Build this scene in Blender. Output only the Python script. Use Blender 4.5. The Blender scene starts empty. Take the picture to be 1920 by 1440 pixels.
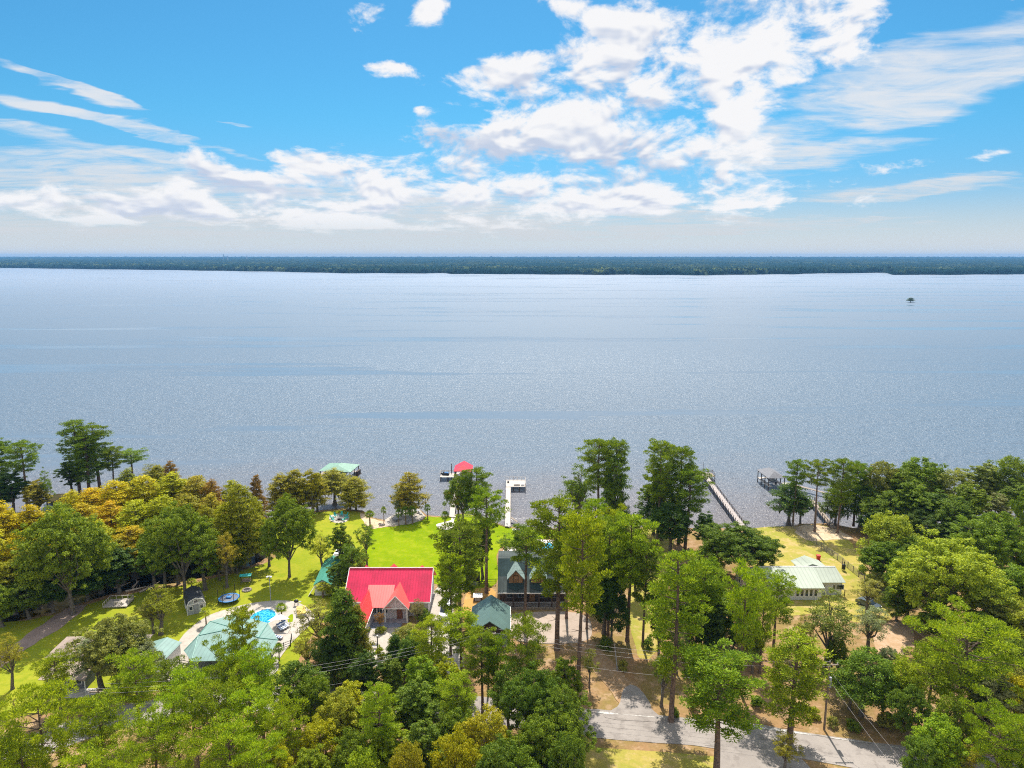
import bpy, math, random
import numpy as np
from mathutils import Vector

# ------------------------------------------------------------------ camera
C = bpy.context.scene.collection
PITCH = math.radians(10.16); F = 1333.0; CAMH = 70.0
cam = bpy.data.cameras.new("camera"); cam_o = bpy.data.objects.new("camera", cam); C.objects.link(cam_o)
cam_o.location = (0, 0, CAMH); cam_o.rotation_euler = (math.pi/2 - PITCH, 0, 0)
cam.sensor_width = 36; cam.lens = 18/0.72; cam.clip_start = 1; cam.clip_end = 200000
bpy.context.scene.camera = cam_o
vs = bpy.context.scene.view_settings
vs.view_transform = 'Standard'; vs.look = 'None'; vs.exposure = 0.60; vs.gamma = 1
bpy.context.scene.cycles.max_bounces = 6
bpy.context.scene.cycles.filter_width = 1.1
bpy.context.scene.cycles.volume_bounces = 0
bpy.context.scene.cycles.transparent_max_bounces = 8
SUN_EL, SUN_AZ = math.radians(56), math.radians(2)

def ray(px, py):
    dx = (px-960)/F; dy = (720-py)/F
    return Vector((dx, math.cos(PITCH)+dy*math.sin(PITCH), -math.sin(PITCH)+dy*math.cos(PITCH)))
def at(px, py, z=1.0):
    d = ray(px, py); t = (z-CAMH)/d.z
    return Vector((d.x*t, d.y*t, z))
def azel(px, py):
    d = ray(px, py).normalized()
    return math.degrees(math.atan2(d.x, d.y)), math.degrees(math.asin(d.z))
def to_px(p):
    x, y, z = p[0], p[1], p[2]-CAMH
    zc = y*math.cos(PITCH)-z*math.sin(PITCH); yc = y*math.sin(PITCH)+z*math.cos(PITCH)
    return 960+F*x/zc, 720-F*yc/zc

# ------------------------------------------------------------------ sun
sd = bpy.data.lights.new("sun", 'SUN'); sd.energy = 4.6; sd.angle = math.radians(0.53); sd.color = (1.0, 0.95, 0.86)
so = bpy.data.objects.new("sun", sd); C.objects.link(so)
sdir = Vector((math.sin(SUN_AZ)*math.cos(SUN_EL), math.cos(SUN_AZ)*math.cos(SUN_EL), math.sin(SUN_EL)))
so.rotation_euler = sdir.to_track_quat('Z', 'Y').to_euler(); so.location = (0, 0, 200)

# ------------------------------------------------------------------ node helper
class NT:
    def __init__(s, tree): s.t = tree; s.n = tree.nodes; s.l = tree.links
    def new(s, typ, ins=None, **props):
        n = s.n.new(typ)
        for k, v in props.items(): setattr(n, k, v)
        for k, v in (ins or {}).items():
            if isinstance(v, bpy.types.NodeSocket): s.l.new(v, n.inputs[k])
            else: n.inputs[k].default_value = v
        return n
    def m(s, op, a, b=0.0, c=0.0, clamp=False):
        n = s.n.new('ShaderNodeMath'); n.operation = op; n.use_clamp = clamp
        for i, v in enumerate((a, b, c)):
            if isinstance(v, bpy.types.NodeSocket): s.l.new(v, n.inputs[i])
            else: n.inputs[i].default_value = v
        return n.outputs[0]
    def mix(s, f, a, b, bt='MIX'):
        n = s.n.new('ShaderNodeMix'); n.data_type = 'RGBA'; n.blend_type = bt
        for i, v in ((0, f), (6, a), (7, b)):
            if isinstance(v, bpy.types.NodeSocket): s.l.new(v, n.inputs[i])
            else: n.inputs[i].default_value = (*v, 1) if i and len(v) == 3 else v
        return n.outputs[2]
    def ramp(s, v, lo, hi, a=0.0, b=1.0):
        n = s.new('ShaderNodeMapRange', {0: v, 1: lo, 2: hi, 3: a, 4: b}); n.interpolation_type = 'SMOOTHSTEP'
        return n.outputs[0]
    def noise(s, vec, scale, detail=4.0, rough=0.55, dist=0.0, dim='3D'):
        n = s.new('ShaderNodeTexNoise', {'Scale': scale, 'Detail': detail, 'Roughness': rough, 'Distortion': dist}, noise_dimensions=dim)
        if vec is not None: s.l.new(vec, n.inputs['Vector'])
        return n.outputs['Fac']

# ------------------------------------------------------------------ world: physical sky with clouds in it
w = bpy.data.worlds.new("World"); bpy.context.scene.world = w; w.use_nodes = True
t = NT(w.node_tree); t.n.clear()
sky = t.new('ShaderNodeTexSky', sky_type='NISHITA', sun_disc=False)
sky.sun_elevation = SUN_EL; sky.sun_rotation = SUN_AZ; sky.air_density = 1.0; sky.dust_density = 0.6; sky.ozone_density = 2.0
tc = t.new('ShaderNodeTexCoord'); gen = tc.outputs['Generated']
sp = t.new('ShaderNodeSeparateXYZ', {0: gen}); X, Y, Z = sp.outputs
el0 = t.m('MULTIPLY', t.m('ARCSINE', Z), 57.29578); az0 = t.m('MULTIPLY', t.m('ARCTAN2', X, Y), 57.29578)
zz = t.m('ADD', t.m('MAXIMUM', Z, 0.0), 0.07)
P = t.new('ShaderNodeCombineXYZ', {0: t.m('DIVIDE', X, zz), 1: t.m('DIVIDE', Y, zz), 2: 0.0}).outputs[0]
# irregular edges for the cloud banks
wn = t.new('ShaderNodeTexNoise', {'Vector': P, 'Scale': 1.3, 'Detail': 4.0, 'Roughness': 0.6})
ws = t.new('ShaderNodeSeparateColor', {0: wn.outputs['Color']})
az = t.m('ADD', az0, t.m('MULTIPLY', t.m('SUBTRACT', ws.outputs[0], 0.5), 7.0))
el = t.m('ADD', el0, t.m('MULTIPLY', t.m('SUBTRACT', ws.outputs[1], 0.5), 2.4))
def blob(px, py, sx, sy, rot=0.0, amp=1.0):
    a, e = azel(px, py); k = 0.041
    c, s_ = math.cos(math.radians(rot)), math.sin(math.radians(rot))
    da = t.m('SUBTRACT', az, a); de = t.m('SUBTRACT', el, e)
    u = t.m('ADD', t.m('MULTIPLY', da, c/(sx*k)), t.m('MULTIPLY', de, s_/(sx*k)))
    v = t.m('ADD', t.m('MULTIPLY', da, -s_/(sy*k)), t.m('MULTIPLY', de, c/(sy*k)))
    r2 = t.m('ADD', t.m('MULTIPLY', u, u), t.m('MULTIPLY', v, v))
    return t.m('MULTIPLY', t.m('EXPONENT', t.m('MULTIPLY', r2, -1.0)), amp)
def total(bl):
    o = None
    for b in bl:
        x = blob(*b); o = x if o is None else t.m('ADD', o, x)
    return o
CUM = total([(1350, 90, 270, 125, 8, 1.25), (1520, 40, 130, 85, 10, .9), (1130, 125, 130, 55, 5, .7), (1250, 250, 210, 75, -12, .8), (1020, 235, 150, 60, -8, .85),
             (1130, 322, 380, 62, -4, 1.0), (820, 335, 300, 48, -8, .85), (1240, 370, 260, 30, 2, .6), (905, 147, 120, 26, 2, 1.1), (737, 127, 56, 19, -8, 1.0), (665, 14, 44, 28, 0, 1.1),
             (800, 10, 42, 26, 0, 1.1), (1080, 20, 110, 28, -15, .8), (815, 258, 48, 16, -6, .75), (395, 322, 80, 34, -20, .72), (560, 365, 360, 36, -4, .78), (150, 385, 420, 40, -2, .78), (700, 415, 500, 22, -1, .66), (1000, 300, 200, 60, 0, .3), (620, 310, 130, 22, -12, .7), (1400, 300, 60, 24, 0, .5),
             (1670, 318, 110, 14, 8, .7), (1865, 288, 50, 12, 12, .7), (1420, 372, 90, 14, -8, .5), (1640, 30, 45, 22, 30, .6), (790, 208, 26, 10, 0, .6), (560, 300, 60, 18, -12, .5)])
VEIL = total([(300, 345, 460, 66, -8, .9), (60, 400, 600, 62, 0, .95), (700, 385, 560, 52, -3, .72), (120, 262, 260, 14, -9, .45), (1100, 400, 420, 40, 0, .45), (70, 142, 130, 12, -14, 1.0), (190, 178, 90, 9, -16, .85), (200, 222, 150, 12, -12, 1.1), (40, 192, 90, 9, -10, .9), (430, 232, 50, 7, -6, .8),
              (340, 268, 300, 9, -9, .5), (500, 440, 1000, 15, 0, .7), (1500, 425, 400, 10, 2, .75), (1250, 405, 300, 9, -2, .8), (1560, 165, 260, 60, 12, 1.0), (1830, 140, 190, 80, 18, 1.05), (1450, 292, 170, 40, -4, 1.15), (1720, 357, 230, 20, 2, 1.05), (1720, 218, 60, 24, 5, .55),
              (650, 30, 120, 18, -12, .25), (330, 25, 80, 20, -10, .3), (1580, 405, 130, 12, 3, .45), (430, 232, 60, 10, -6, .35)])
PQ = t.new('ShaderNodeCombineXYZ', {0: t.m('MULTIPLY', az0, 0.0175), 1: t.m('MULTIPLY', t.m('POWER', t.m('MAXIMUM', el0, 0.0), 0.75), 0.078), 2: t.m('MULTIPLY', Y, 0.3)}).outputs[0]
n1 = t.m('ADD', t.m('MULTIPLY', t.m('SUBTRACT', t.noise(PQ, 11.5, 10.0, 0.63, 0.25), 0.5), 1.8), 0.5)
PS = t.new('ShaderNodeVectorMath', {0: PQ, 1: (0.003, 0.017, 0)}, operation='ADD')
n1s = t.m('ADD', t.m('MULTIPLY', t.m('SUBTRACT', t.noise(PS.outputs[0], 11.5, 3.0, 0.55, 0.25), 0.5), 1.75), 0.5)
n1b = t.m('ADD', t.m('MULTIPLY', t.m('SUBTRACT', t.noise(PQ, 11.5, 3.0, 0.55, 0.25), 0.5), 1.75), 0.5)
dc = t.ramp(t.m('ADD', n1, t.m('MULTIPLY', t.m('SUBTRACT', t.m('MINIMUM', CUM, 1.06), 1.0), 0.55)), 0.30, 0.60)
rotm = t.new('ShaderNodeMapping', {'Vector': P, 'Rotation': (0, 0, math.radians(-16)), 'Scale': (0.9, 1.7, 1)})
n2 = t.m('ADD', t.m('MULTIPLY', t.noise(rotm.outputs[0], 1.9, 9.0, 0.64, 1.3), 0.42), t.m('MULTIPLY', t.noise(t.new('ShaderNodeMapping', {'Vector': PQ, 'Rotation': (0, 0, 0.2), 'Scale': (0.8, 2.6, 1)}).outputs[0], 4.5, 9.0, 0.62, 0.8), 0.58))
dv = t.m('MULTIPLY', t.ramp(t.m('ADD', n2, t.m('MULTIPLY', t.m('SUBTRACT', t.m('MINIMUM', VEIL, 1.05), 1.0), 0.50)), 0.36, 0.62), 0.92)
shade = t.ramp(t.m('ADD', t.m('MULTIPLY', t.m('SUBTRACT', n1s, n1b), 1.5), t.m('MULTIPLY', t.m('SUBTRACT', t.noise(PQ, 4.0, 4.0, 0.55, 0.2), 0.5), 1.3)), -0.08, 0.34)
thick = t.ramp(CUM, 0.75, 1.2)
ccol = t.mix(t.m('MULTIPLY', shade, t.m('ADD', t.m('MULTIPLY', thick, 0.55), 0.45)), (0.62, 0.62, 0.63), (0.37, 0.42, 0.52))
vcol = t.mix(t.ramp(el0, 1.0, 9.0), (0.55, 0.57, 0.59), (0.64, 0.66, 0.69))
hz = t.ramp(el0, -1.0, 6.0, 0.92, 0.0)
skyc = t.mix(1.0, sky.outputs[0], t.mix(t.ramp(el0, 1.0, 11.0), (0.36, 0.60, 0.90), (0.25, 0.72, 0.92)), 'MULTIPLY')
b_sky = t.new('ShaderNodeBackground', {'Color': skyc, 'Strength': 0.083})
b_c = t.new('ShaderNodeBackground', {'Color': ccol, 'Strength': 1.0})
b_v = t.new('ShaderNodeBackground', {'Color': vcol, 'Strength': 0.82})
b_h = t.new('ShaderNodeBackground', {'Color': (0.53, 0.53, 0.53, 1), 'Strength': 1.0})
m0 = t.new('ShaderNodeMixShader', {0: hz, 1: b_sky.outputs[0], 2: b_h.outputs[0]})
m1 = t.new('ShaderNodeMixShader', {0: t.m('MULTIPLY', dv, t.ramp(el0, 0.4, 1.8)), 1: m0.outputs[0], 2: b_v.outputs[0]})
m2 = t.new('ShaderNodeMixShader', {0: t.m('MULTIPLY', dc, t.ramp(el0, 0.8, 3.4, 0.15, 1.0)), 1: m1.outputs[0], 2: b_c.outputs[0]})
# bright broken cloud added out of view, overhead and behind, as fill light
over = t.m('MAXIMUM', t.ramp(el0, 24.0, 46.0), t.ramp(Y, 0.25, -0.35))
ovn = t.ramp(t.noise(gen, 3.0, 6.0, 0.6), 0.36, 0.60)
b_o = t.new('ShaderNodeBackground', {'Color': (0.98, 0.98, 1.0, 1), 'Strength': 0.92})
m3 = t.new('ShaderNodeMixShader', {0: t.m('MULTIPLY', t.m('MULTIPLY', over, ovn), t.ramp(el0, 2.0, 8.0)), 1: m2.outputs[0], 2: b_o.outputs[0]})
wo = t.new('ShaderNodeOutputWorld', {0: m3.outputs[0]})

# ------------------------------------------------------------------ materials
MATS = {}
def newmat(name):
    m = bpy.data.materials.new(name); m.use_nodes = True; q = NT(m.node_tree); q.n.clear()
    out = q.new('ShaderNodeOutputMaterial'); return m, q, out
def mat(name, col, rough=0.6, metal=0.0, var=0.15, scale=1.5, spec=0.4, bump=0.0, stripes=None, coat=0.0, trans=0.0):
    if name in MATS: return MATS[name]
    m, q, out = newmat(name)
    co = q.new('ShaderNodeTexCoord').outputs['Object']
    n = q.noise(co, scale, 6.0, 0.65)
    lo = tuple(c*(1-var*1.6) for c in col); hi = tuple(min(1, c*(1+var)) for c in col)
    c = q.mix(q.ramp(n, 0.3, 0.7), lo, hi)
    b = q.new('ShaderNodeBsdfPrincipled', {'Base Color': c, 'Roughness': rough, 'Metallic': metal, 'Specular IOR Level': spec})
    h = None
    if stripes:
        ax, period = stripes
        s3 = q.new('ShaderNodeSeparateXYZ', {0: co})
        fr = q.m('FRACT', q.m('DIVIDE', s3.outputs[ax], period))
        h = q.m('LESS_THAN', q.m('ABSOLUTE', q.m('SUBTRACT', fr, 0.5)), 0.10)
        c2 = q.mix(q.m('MULTIPLY', h, 0.35), c, tuple(k*0.55 for k in col)); q.l.new(c2, b.inputs['Base Color'])
    elif bump: h = q.noise(co, scale*9, 3.0, 0.6)
    if h is not None:
        bn = q.new('ShaderNodeBump', {'Strength': bump or 0.4, 'Distance': 0.05, 'Height': h}); q.l.new(bn.outputs[0], b.inputs['Normal'])
    q.l.new(b.outputs[0], out.inputs[0]); MATS[name] = m
    return m
def leafmat(name, trans=0.4, rough=0.55, hue=0.06, val=0.5):
    if name in MATS: return MATS[name]
    m, q, out = newmat(name)
    oi = q.new('ShaderNodeObjectInfo'); geo = q.new('ShaderNodeNewGeometry')
    co = q.new('ShaderNodeTexCoord').outputs['Object']
    n = q.noise(co, 0.45, 3.0, 0.6)
    r = geo.outputs['Random Per Island']
    v = q.m('ADD', q.m('MULTIPLY', q.m('SUBTRACT', r, 0.5), val), q.m('MULTIPLY', q.m('SUBTRACT', n, 0.5), 1.1))
    hs = q.new('ShaderNodeHueSaturation', {'Color': oi.outputs['Color'], 'Hue': q.m('ADD', 0.5, q.m('MULTIPLY', v, -hue)), 'Saturation': 1.0, 'Value': q.m('ADD', 1.0, v)})
    b = q.new('ShaderNodeBsdfPrincipled', {'Base Color': hs.outputs[0], 'Roughness': rough, 'Specular IOR Level': 0.14})
    tb = q.mix(1.0, hs.outputs[0], (1.15, 1.1, 0.55), 'MULTIPLY')
    tr = q.new('ShaderNodeBsdfTranslucent', {'Color': tb})
    mx = q.new('ShaderNodeMixShader', {0: trans, 1: b.outputs[0], 2: tr.outputs[0]})
    q.l.new(mx.outputs[0], out.inputs[0]); MATS[name] = m
    return m

# ------------------------------------------------------------------ mesh builder and tagging
class MB:
    def __init__(s): s.v = []; s.f = []
    def add(s, vs, fs):
        k = len(s.v); s.v += [tuple(p) for p in vs]; s.f += [tuple(i+k for i in f) for f in fs]; return s
    def box(s, x0, y0, z0, x1, y1, z1):
        if x0 > x1: x0, x1 = x1, x0
        if y0 > y1: y0, y1 = y1, y0
        if z0 > z1: z0, z1 = z1, z0
        return s.add([(x0,y0,z0),(x1,y0,z0),(x1,y1,z0),(x0,y1,z0),(x0,y0,z1),(x1,y0,z1),(x1,y1,z1),(x0,y1,z1)],
                     [(3,2,1,0),(4,5,6,7),(0,1,5,4),(1,2,6,5),(2,3,7,6),(3,0,4,7)])
    def slab(s, pts, th):
        P = [Vector(p) for p in pts]; n = Vector((0, 0, 0))
        for i in range(len(P)):
            a, b = P[i], P[(i+1) % len(P)]; n += a.cross(b)
        n.normalize(); k = len(P)
        if n.z < 0: P.reverse(); n = -n
        Q = [p-n*th for p in P]
        return s.add(P+Q, [tuple(range(k)), tuple(range(2*k-1, k-1, -1))]+[(i, i+k, (i+1) % k+k, (i+1) % k) for i in range(k)])
    def prism(s, pts, d):
        P = [Vector(p) for p in pts]; d = Vector(d); k = len(P); Q = [p+d for p in P]
        return s.add(P+Q, [tuple(range(k-1, -1, -1)), tuple(range(k, 2*k))]+[(i, (i+1) % k, (i+1) % k+k, i+k) for i in range(k)])
    def tube(s, p0, p1, r0, r1=None, n=8, cap=True):
        p0, p1 = Vector(p0), Vector(p1); r1 = r0 if r1 is None else r1; d = (p1-p0).normalized()
        a = d.orthogonal().normalized(); b = d.cross(a); vs_ = []
        for p, r in ((p0, r0), (p1, r1)):
            for i in range(n):
                q = 2*math.pi*i/n; vs_.append(p+(a*math.cos(q)+b*math.sin(q))*r)
        fs = [(i, (i+1) % n, (i+1) % n+n, i+n) for i in range(n)]
        if cap: fs += [tuple(range(n-1, -1, -1)), tuple(range(n, 2*n))]
        return s.add(vs_, fs)
    def path(s, pts, rs, n=6):
        for i in range(len(pts)-1): s.tube(pts[i], pts[i+1], rs[i], rs[i+1], n, cap=(i == len(pts)-2))
        return s
    def ball(s, c, rx, ry, rz, nu=10, nv=7):
        vs_ = []; fs = []
        for j in range(nv+1):
            th = math.pi*j/nv
            for i in range(nu):
                ph = 2*math.pi*i/nu
                vs_.append((c[0]+rx*math.sin(th)*math.cos(ph), c[1]+ry*math.sin(th)*math.sin(ph), c[2]+rz*math.cos(th)))
        for j in range(nv):
            for i in range(nu): fs.append((j*nu+i, (j+1)*nu+i, (j+1)*nu+(i+1) % nu, j*nu+(i+1) % nu))
        return s.add(vs_, fs)
    def build(s, name, m, parent=None, smooth=False):
        me = bpy.data.meshes.new(name); me.from_pydata(s.v, [], s.f); me.update()
        if smooth: me.polygons.foreach_set('use_smooth', [True]*len(me.polygons))
        me.materials.append(m); o = bpy.data.objects.new(name, me); C.objects.link(o)
        if parent is not None: o.parent = parent
        return o
def tag(o, label, cat, group=None, kind=None):
    o['label'] = label; o['category'] = cat
    if group: o['group'] = group
    if kind: o['kind'] = kind
    return o
def thing(name, label, cat, loc=(0, 0, 0), rz=0.0, group=None):
    o = bpy.data.objects.new(name, None); C.objects.link(o); o.location = loc; o.rotation_euler = (0, 0, rz)
    return tag(o, label, cat, group)
def copy_tree(o, parent=None):
    c = o.copy(); C.objects.link(c)
    if parent is not None: c.parent = parent
    for ch in list(o.children): copy_tree(ch, c)
    return c
def struct(o): o['kind'] = 'structure'; return o

def smooth_loop(pts, n=6, wob=0.0, seed=1):
    r = random.Random(seed); out = []; k = len(pts)
    for i in range(k):
        p0, p1, p2, p3 = pts[i-1], pts[i], pts[(i+1) % k], pts[(i+2) % k]
        for j in range(n):
            u = j/n
            q = [0.5*((2*p1[a])+(-p0[a]+p2[a])*u+(2*p0[a]-5*p1[a]+4*p2[a]-p3[a])*u*u+(-p0[a]+3*p1[a]-3*p2[a]+p3[a])*u**3) for a in (0, 1)]
            out.append((q[0]+r.uniform(-wob, wob), q[1]+r.uniform(-wob, wob)))
    return out
def sheet(name, pts, z, m, depth=0.0, parent=None):
    mb = MB(); k = len(pts)
    mb.add([(p[0], p[1], z) for p in pts], [tuple(range(k))])
    if depth: mb.add([(p[0], p[1], z) for p in pts]+[(p[0], p[1], z-depth) for p in pts], [(i, (i+1) % k, (i+1) % k+k, i+k) for i in range(k)])
    o = mb.build(name, m, parent)
    if o.data.polygons[0].normal.z < 0: o.data.flip_normals()
    return o
def pxpoly(pp, z=1.0): return [tuple(at(x, y, z)[:2]) for x, y in pp]
bpy.context.scene.cycles.use_denoising = False
bpy.context.scene.cycles.sample_clamp_direct = 1.8
bpy.context.scene.cycles.sample_clamp_indirect = 4.0

# ------------------------------------------------------------------ water
m, q, out = newmat("lake_water")
co = q.new('ShaderNodeTexCoord').outputs['Object']
ps = q.new('ShaderNodeSeparateXYZ', {0: co})
streak = q.noise(q.new('ShaderNodeMapping', {'Vector': co, 'Scale': (0.0022, 0.022, 1), 'Rotation': (0, 0, math.radians(4))}).outputs[0], 1.0, 5.0, 0.55, 0.6)
rip = q.noise(q.new('ShaderNodeMapping', {'Vector': co, 'Scale': (0.75, 1.15, 1)}).outputs[0], 0.55, 3.0, 0.55)
rip2 = q.noise(q.new('ShaderNodeMapping', {'Vector': co, 'Scale': (0.6, 1.3, 1), 'Rotation': (0, 0, 0.3)}).outputs[0], 0.16, 2.0, 0.5)
calm = q.ramp(streak, 0.56, 0.62)
farf = q.ramp(ps.outputs[1], 215.0, 800.0)
rgh = q.m('ADD', q.m('MULTIPLY', farf, q.m('SUBTRACT', 0.20, q.m('MULTIPLY', calm, 0.30))), 0.24)
stren = q.m('MULTIPLY', q.m('SUBTRACT', 1.0, q.m('MULTIPLY', calm, 0.85)), q.m('SUBTRACT', 1.0, q.m('MULTIPLY', farf, 0.86)))
rip3 = q.noise(co, 1.7, 2.0, 0.6)
hgt = q.m('ADD', q.m('ADD', rip, q.m('MULTIPLY', rip3, 0.42)), q.m('MULTIPLY', rip2, 1.2))
bn = q.new('ShaderNodeBump', {'Strength': stren, 'Distance': 0.95, 'Height': hgt})
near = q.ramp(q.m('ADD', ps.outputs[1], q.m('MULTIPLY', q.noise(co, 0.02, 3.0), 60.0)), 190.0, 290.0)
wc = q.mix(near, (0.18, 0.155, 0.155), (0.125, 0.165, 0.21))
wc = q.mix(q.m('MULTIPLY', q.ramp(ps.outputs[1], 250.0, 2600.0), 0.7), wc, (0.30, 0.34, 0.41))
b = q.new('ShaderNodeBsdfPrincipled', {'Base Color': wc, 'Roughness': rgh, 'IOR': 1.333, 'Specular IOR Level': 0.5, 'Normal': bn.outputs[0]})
q.l.new(b.outputs[0], out.inputs[0])
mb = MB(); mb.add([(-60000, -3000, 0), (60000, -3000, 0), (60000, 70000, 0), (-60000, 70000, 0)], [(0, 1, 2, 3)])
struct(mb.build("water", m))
SWW = mat("swamp_water", (0.022, 0.020, 0.012), .12, var=.3, scale=.4, spec=.35, bump=.15)

# ------------------------------------------------------------------ ground
def groundmat(name, cols, scale=0.12, fine=2.2, spec=0.02):
    m, q, out = newmat(name); co = q.new('ShaderNodeTexCoord').outputs['Object']
    n = q.noise(co, scale, 6.0, 0.62, 0.8); n2 = q.noise(co, fine, 4.0, 0.7); n3 = q.noise(co, scale*4.3, 5.0, 0.65)
    c = q.mix(q.ramp(n, 0.38, 0.62), cols[0], cols[1])
    c = q.mix(q.ramp(n3, 0.48, 0.66), c, cols[2])
    c = q.mix(q.m('MULTIPLY', q.ramp(n2, 0.35, 0.75), 0.55), c, cols[3])
    bn = q.new('ShaderNodeBump', {'Strength': 0.5, 'Distance': 0.12, 'Height': n2})
    b = q.new('ShaderNodeBsdfPrincipled', {'Base Color': c, 'Roughness': 0.95, 'Specular IOR Level': spec, 'Normal': bn.outputs[0]})
    q.l.new(b.outputs[0], out.inputs[0]); return m
G_STRAW = groundmat("pine_straw", [(0.34, 0.20, 0.10), (0.25, 0.185, 0.06), (0.42, 0.28, 0.165), (0.19, 0.125, 0.05)])
G_DRY = groundmat("dry_grass", [(0.40, 0.32, 0.08), (0.29, 0.29, 0.045), (0.48, 0.35, 0.15), (0.27, 0.24, 0.05)])
G_LAWN = groundmat("bright_grass", [(0.225, 0.305, 0.004), (0.17, 0.255, 0.004), (0.27, 0.32, 0.012), (0.15, 0.22, 0.004)], 0.09, 1.4)
G_OLIVE = groundmat("mown_grass", [(0.27, 0.30, 0.02), (0.33, 0.32, 0.03), (0.22, 0.27, 0.018), (0.20, 0.24, 0.015)])
G_SAND = groundmat("sand", [(0.55, 0.42, 0.28), (0.60, 0.48, 0.34), (0.42, 0.30, 0.18), (0.50, 0.38, 0.24)], 0.3)
G_CONC = groundmat("concrete", [(0.44, 0.39, 0.33), (0.50, 0.45, 0.39), (0.38, 0.33, 0.28), (0.43, 0.39, 0.34)], 0.2)
G_ASPH = groundmat("asphalt", [(0.30, 0.265, 0.24), (0.35, 0.31, 0.28), (0.24, 0.21, 0.19), (0.31, 0.275, 0.25)], 0.15)
G_MUD = groundmat("swamp_mud", [(0.05, 0.045, 0.02), (0.08, 0.06, 0.03), (0.06, 0.06, 0.02), (0.03, 0.03, 0.015)], 0.3)
shore = [(-200, 1192), (0, 1172), (60, 1157), (130, 1138), (200, 1116), (260, 1101), (330, 1093), (400, 1079), (440, 1072), (490, 1052), (522, 1028), (503, 1000), (487, 976), (520, 967), (560, 961), (600, 957), (640, 953), (680, 957),
         (700, 971), (722, 975), (781, 949), (800, 966), (830, 968), (870, 962), (905, 970), (945, 986), (1000, 992), (1060, 990), (1130, 985), (1200, 988), (1300, 990), (1400, 991), (1470, 990), (1500, 982), (1555, 981), (1600, 990), (1660, 986), (1750, 992), (1850, 986), (1950, 981), (2200, 985), (2600, 990)]
sp_ = pxpoly(shore)
land = [(-3000, 110), (-400, 112)] + sp_ + [(600, 175), (3000, 180), (3000, -2500), (-3000, -2500)]
struct(sheet("ground", land, 1.0, G_STRAW, depth=2.0))
def zone(name, pp, dz, m, n=4, wob=0.35, seed=3, depth=0.0):
    return struct(sheet(name, smooth_loop(pxpoly(pp), n, wob, seed), 1.0+dz, m, depth))
zone("grass_field", [(-60, 1345), (-60, 1185), (60, 1162), (135, 1143), (205, 1122), (330, 1099), (400, 1085), (492, 1057), (528, 1030), (508, 1000), (495, 978), (560, 964), (640, 957), (676, 962), (692, 985), (690, 1075), (640, 1150), (590, 1180), (520, 1290), (330, 1290), (180, 1330), (60, 1340)], .02, G_OLIVE, seed=5)
zone("dry_grass_field", [(1395, 995), (1500, 987), (1560, 988), (1590, 1010), (1620, 1060), (1680, 1130), (1660, 1165), (1600, 1165), (1540, 1150), (1440, 1150), (1420, 1080), (1405, 1050)], .02, G_DRY, seed=6)
zone("grass_verge", [(1100, 1398), (1400, 1425), (1500, 1450), (1500, 1530), (1000, 1530), (1040, 1410)], .02, G_DRY, seed=7)
zone("grass_strip", [(1180, 1000), (1260, 1000), (1250, 1080), (1235, 1150), (1230, 1220), (1195, 1230), (1180, 1140), (1175, 1060)], .03, G_DRY, seed=8)
zone("lawn", [(690, 993), (705, 991), (747, 985), (790, 977), (800, 969), (832, 970), (870, 964), (905, 972), (945, 988), (1000, 994), (1100, 991), (1180, 995), (1215, 1050), (1200, 1100), (1120, 1060), (1080, 1015), (1000, 1012), (935, 1030), (930, 1094), (860, 1110), (800, 1090), (690, 1080)], .04, G_LAWN, wob=.15, seed=9)
zone("sand_beach", [(676, 962), (697, 972), (722, 977), (745, 965), (752, 984), (722, 988), (700, 991), (684, 984)], .05, G_SAND, seed=10)
zone("sandy_path", [(1490, 998), (1510, 984), (1560, 990), (1600, 1010), (1560, 1012), (1520, 1014)], .05, G_SAND, seed=11)
zone("sandy_clearing", [(1640, 1190), (1680, 1165), (1720, 1180), (1700, 1220), (1670, 1235), (1645, 1225)], .04, groundmat("pale_straw", [(0.50, 0.34, 0.22), (0.44, 0.29, 0.17), (0.54, 0.39, 0.27), (0.36, 0.23, 0.12)], .4), wob=.6, seed=12)
zone("gravel_path", [(20, 1213), (80, 1170), (125, 1142), (160, 1136), (140, 1158), (90, 1192), (40, 1225), (-30, 1275), (-60, 1262)], .05, groundmat("gravel", [(0.30, 0.22, 0.18), (0.36, 0.27, 0.22), (0.26, 0.19, 0.16), (0.30, 0.23, 0.2)]), seed=13)
# roads
def band(name, pp, wid, dz, m):
    P_ = [Vector(at(x, y)) for x, y in pp]; L = []; R = []
    S = []
    for i in range(len(P_)-1):
        p0, p1, p2, p3 = P_[max(i-1, 0)], P_[i], P_[i+1], P_[min(i+2, len(P_)-1)]
        for j in range(8):
            u = j/8; S.append(0.5*((2*p1)+(-p0+p2)*u+(2*p0-5*p1+4*p2-p3)*u*u+(-p0+3*p1-3*p2+p3)*u**3))
    S.append(P_[-1])
    r = random.Random(4)
    for i, p in enumerate(S):
        d = (S[min(i+1, len(S)-1)]-S[max(i-1, 0)]).normalized(); nrm = Vector((-d.y, d.x, 0)); ww = wid/2+r.uniform(-.2, .2)
        L.append(p+nrm*ww); R.append(p-nrm*ww)
    k = len(S); mb = MB(); mb.add([(v.x, v.y, 1+dz) for v in L+R], [(i+k, i+1+k, i+1, i) for i in range(k-1)])
    return struct(mb.build(name, m))
band("road", [(2300, 1500), (1700, 1427), (1400, 1382), (1120, 1356), (800, 1320), (500, 1310), (250, 1340), (60, 1400), (-200, 1500)], 6.4, .05, G_ASPH)
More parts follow.
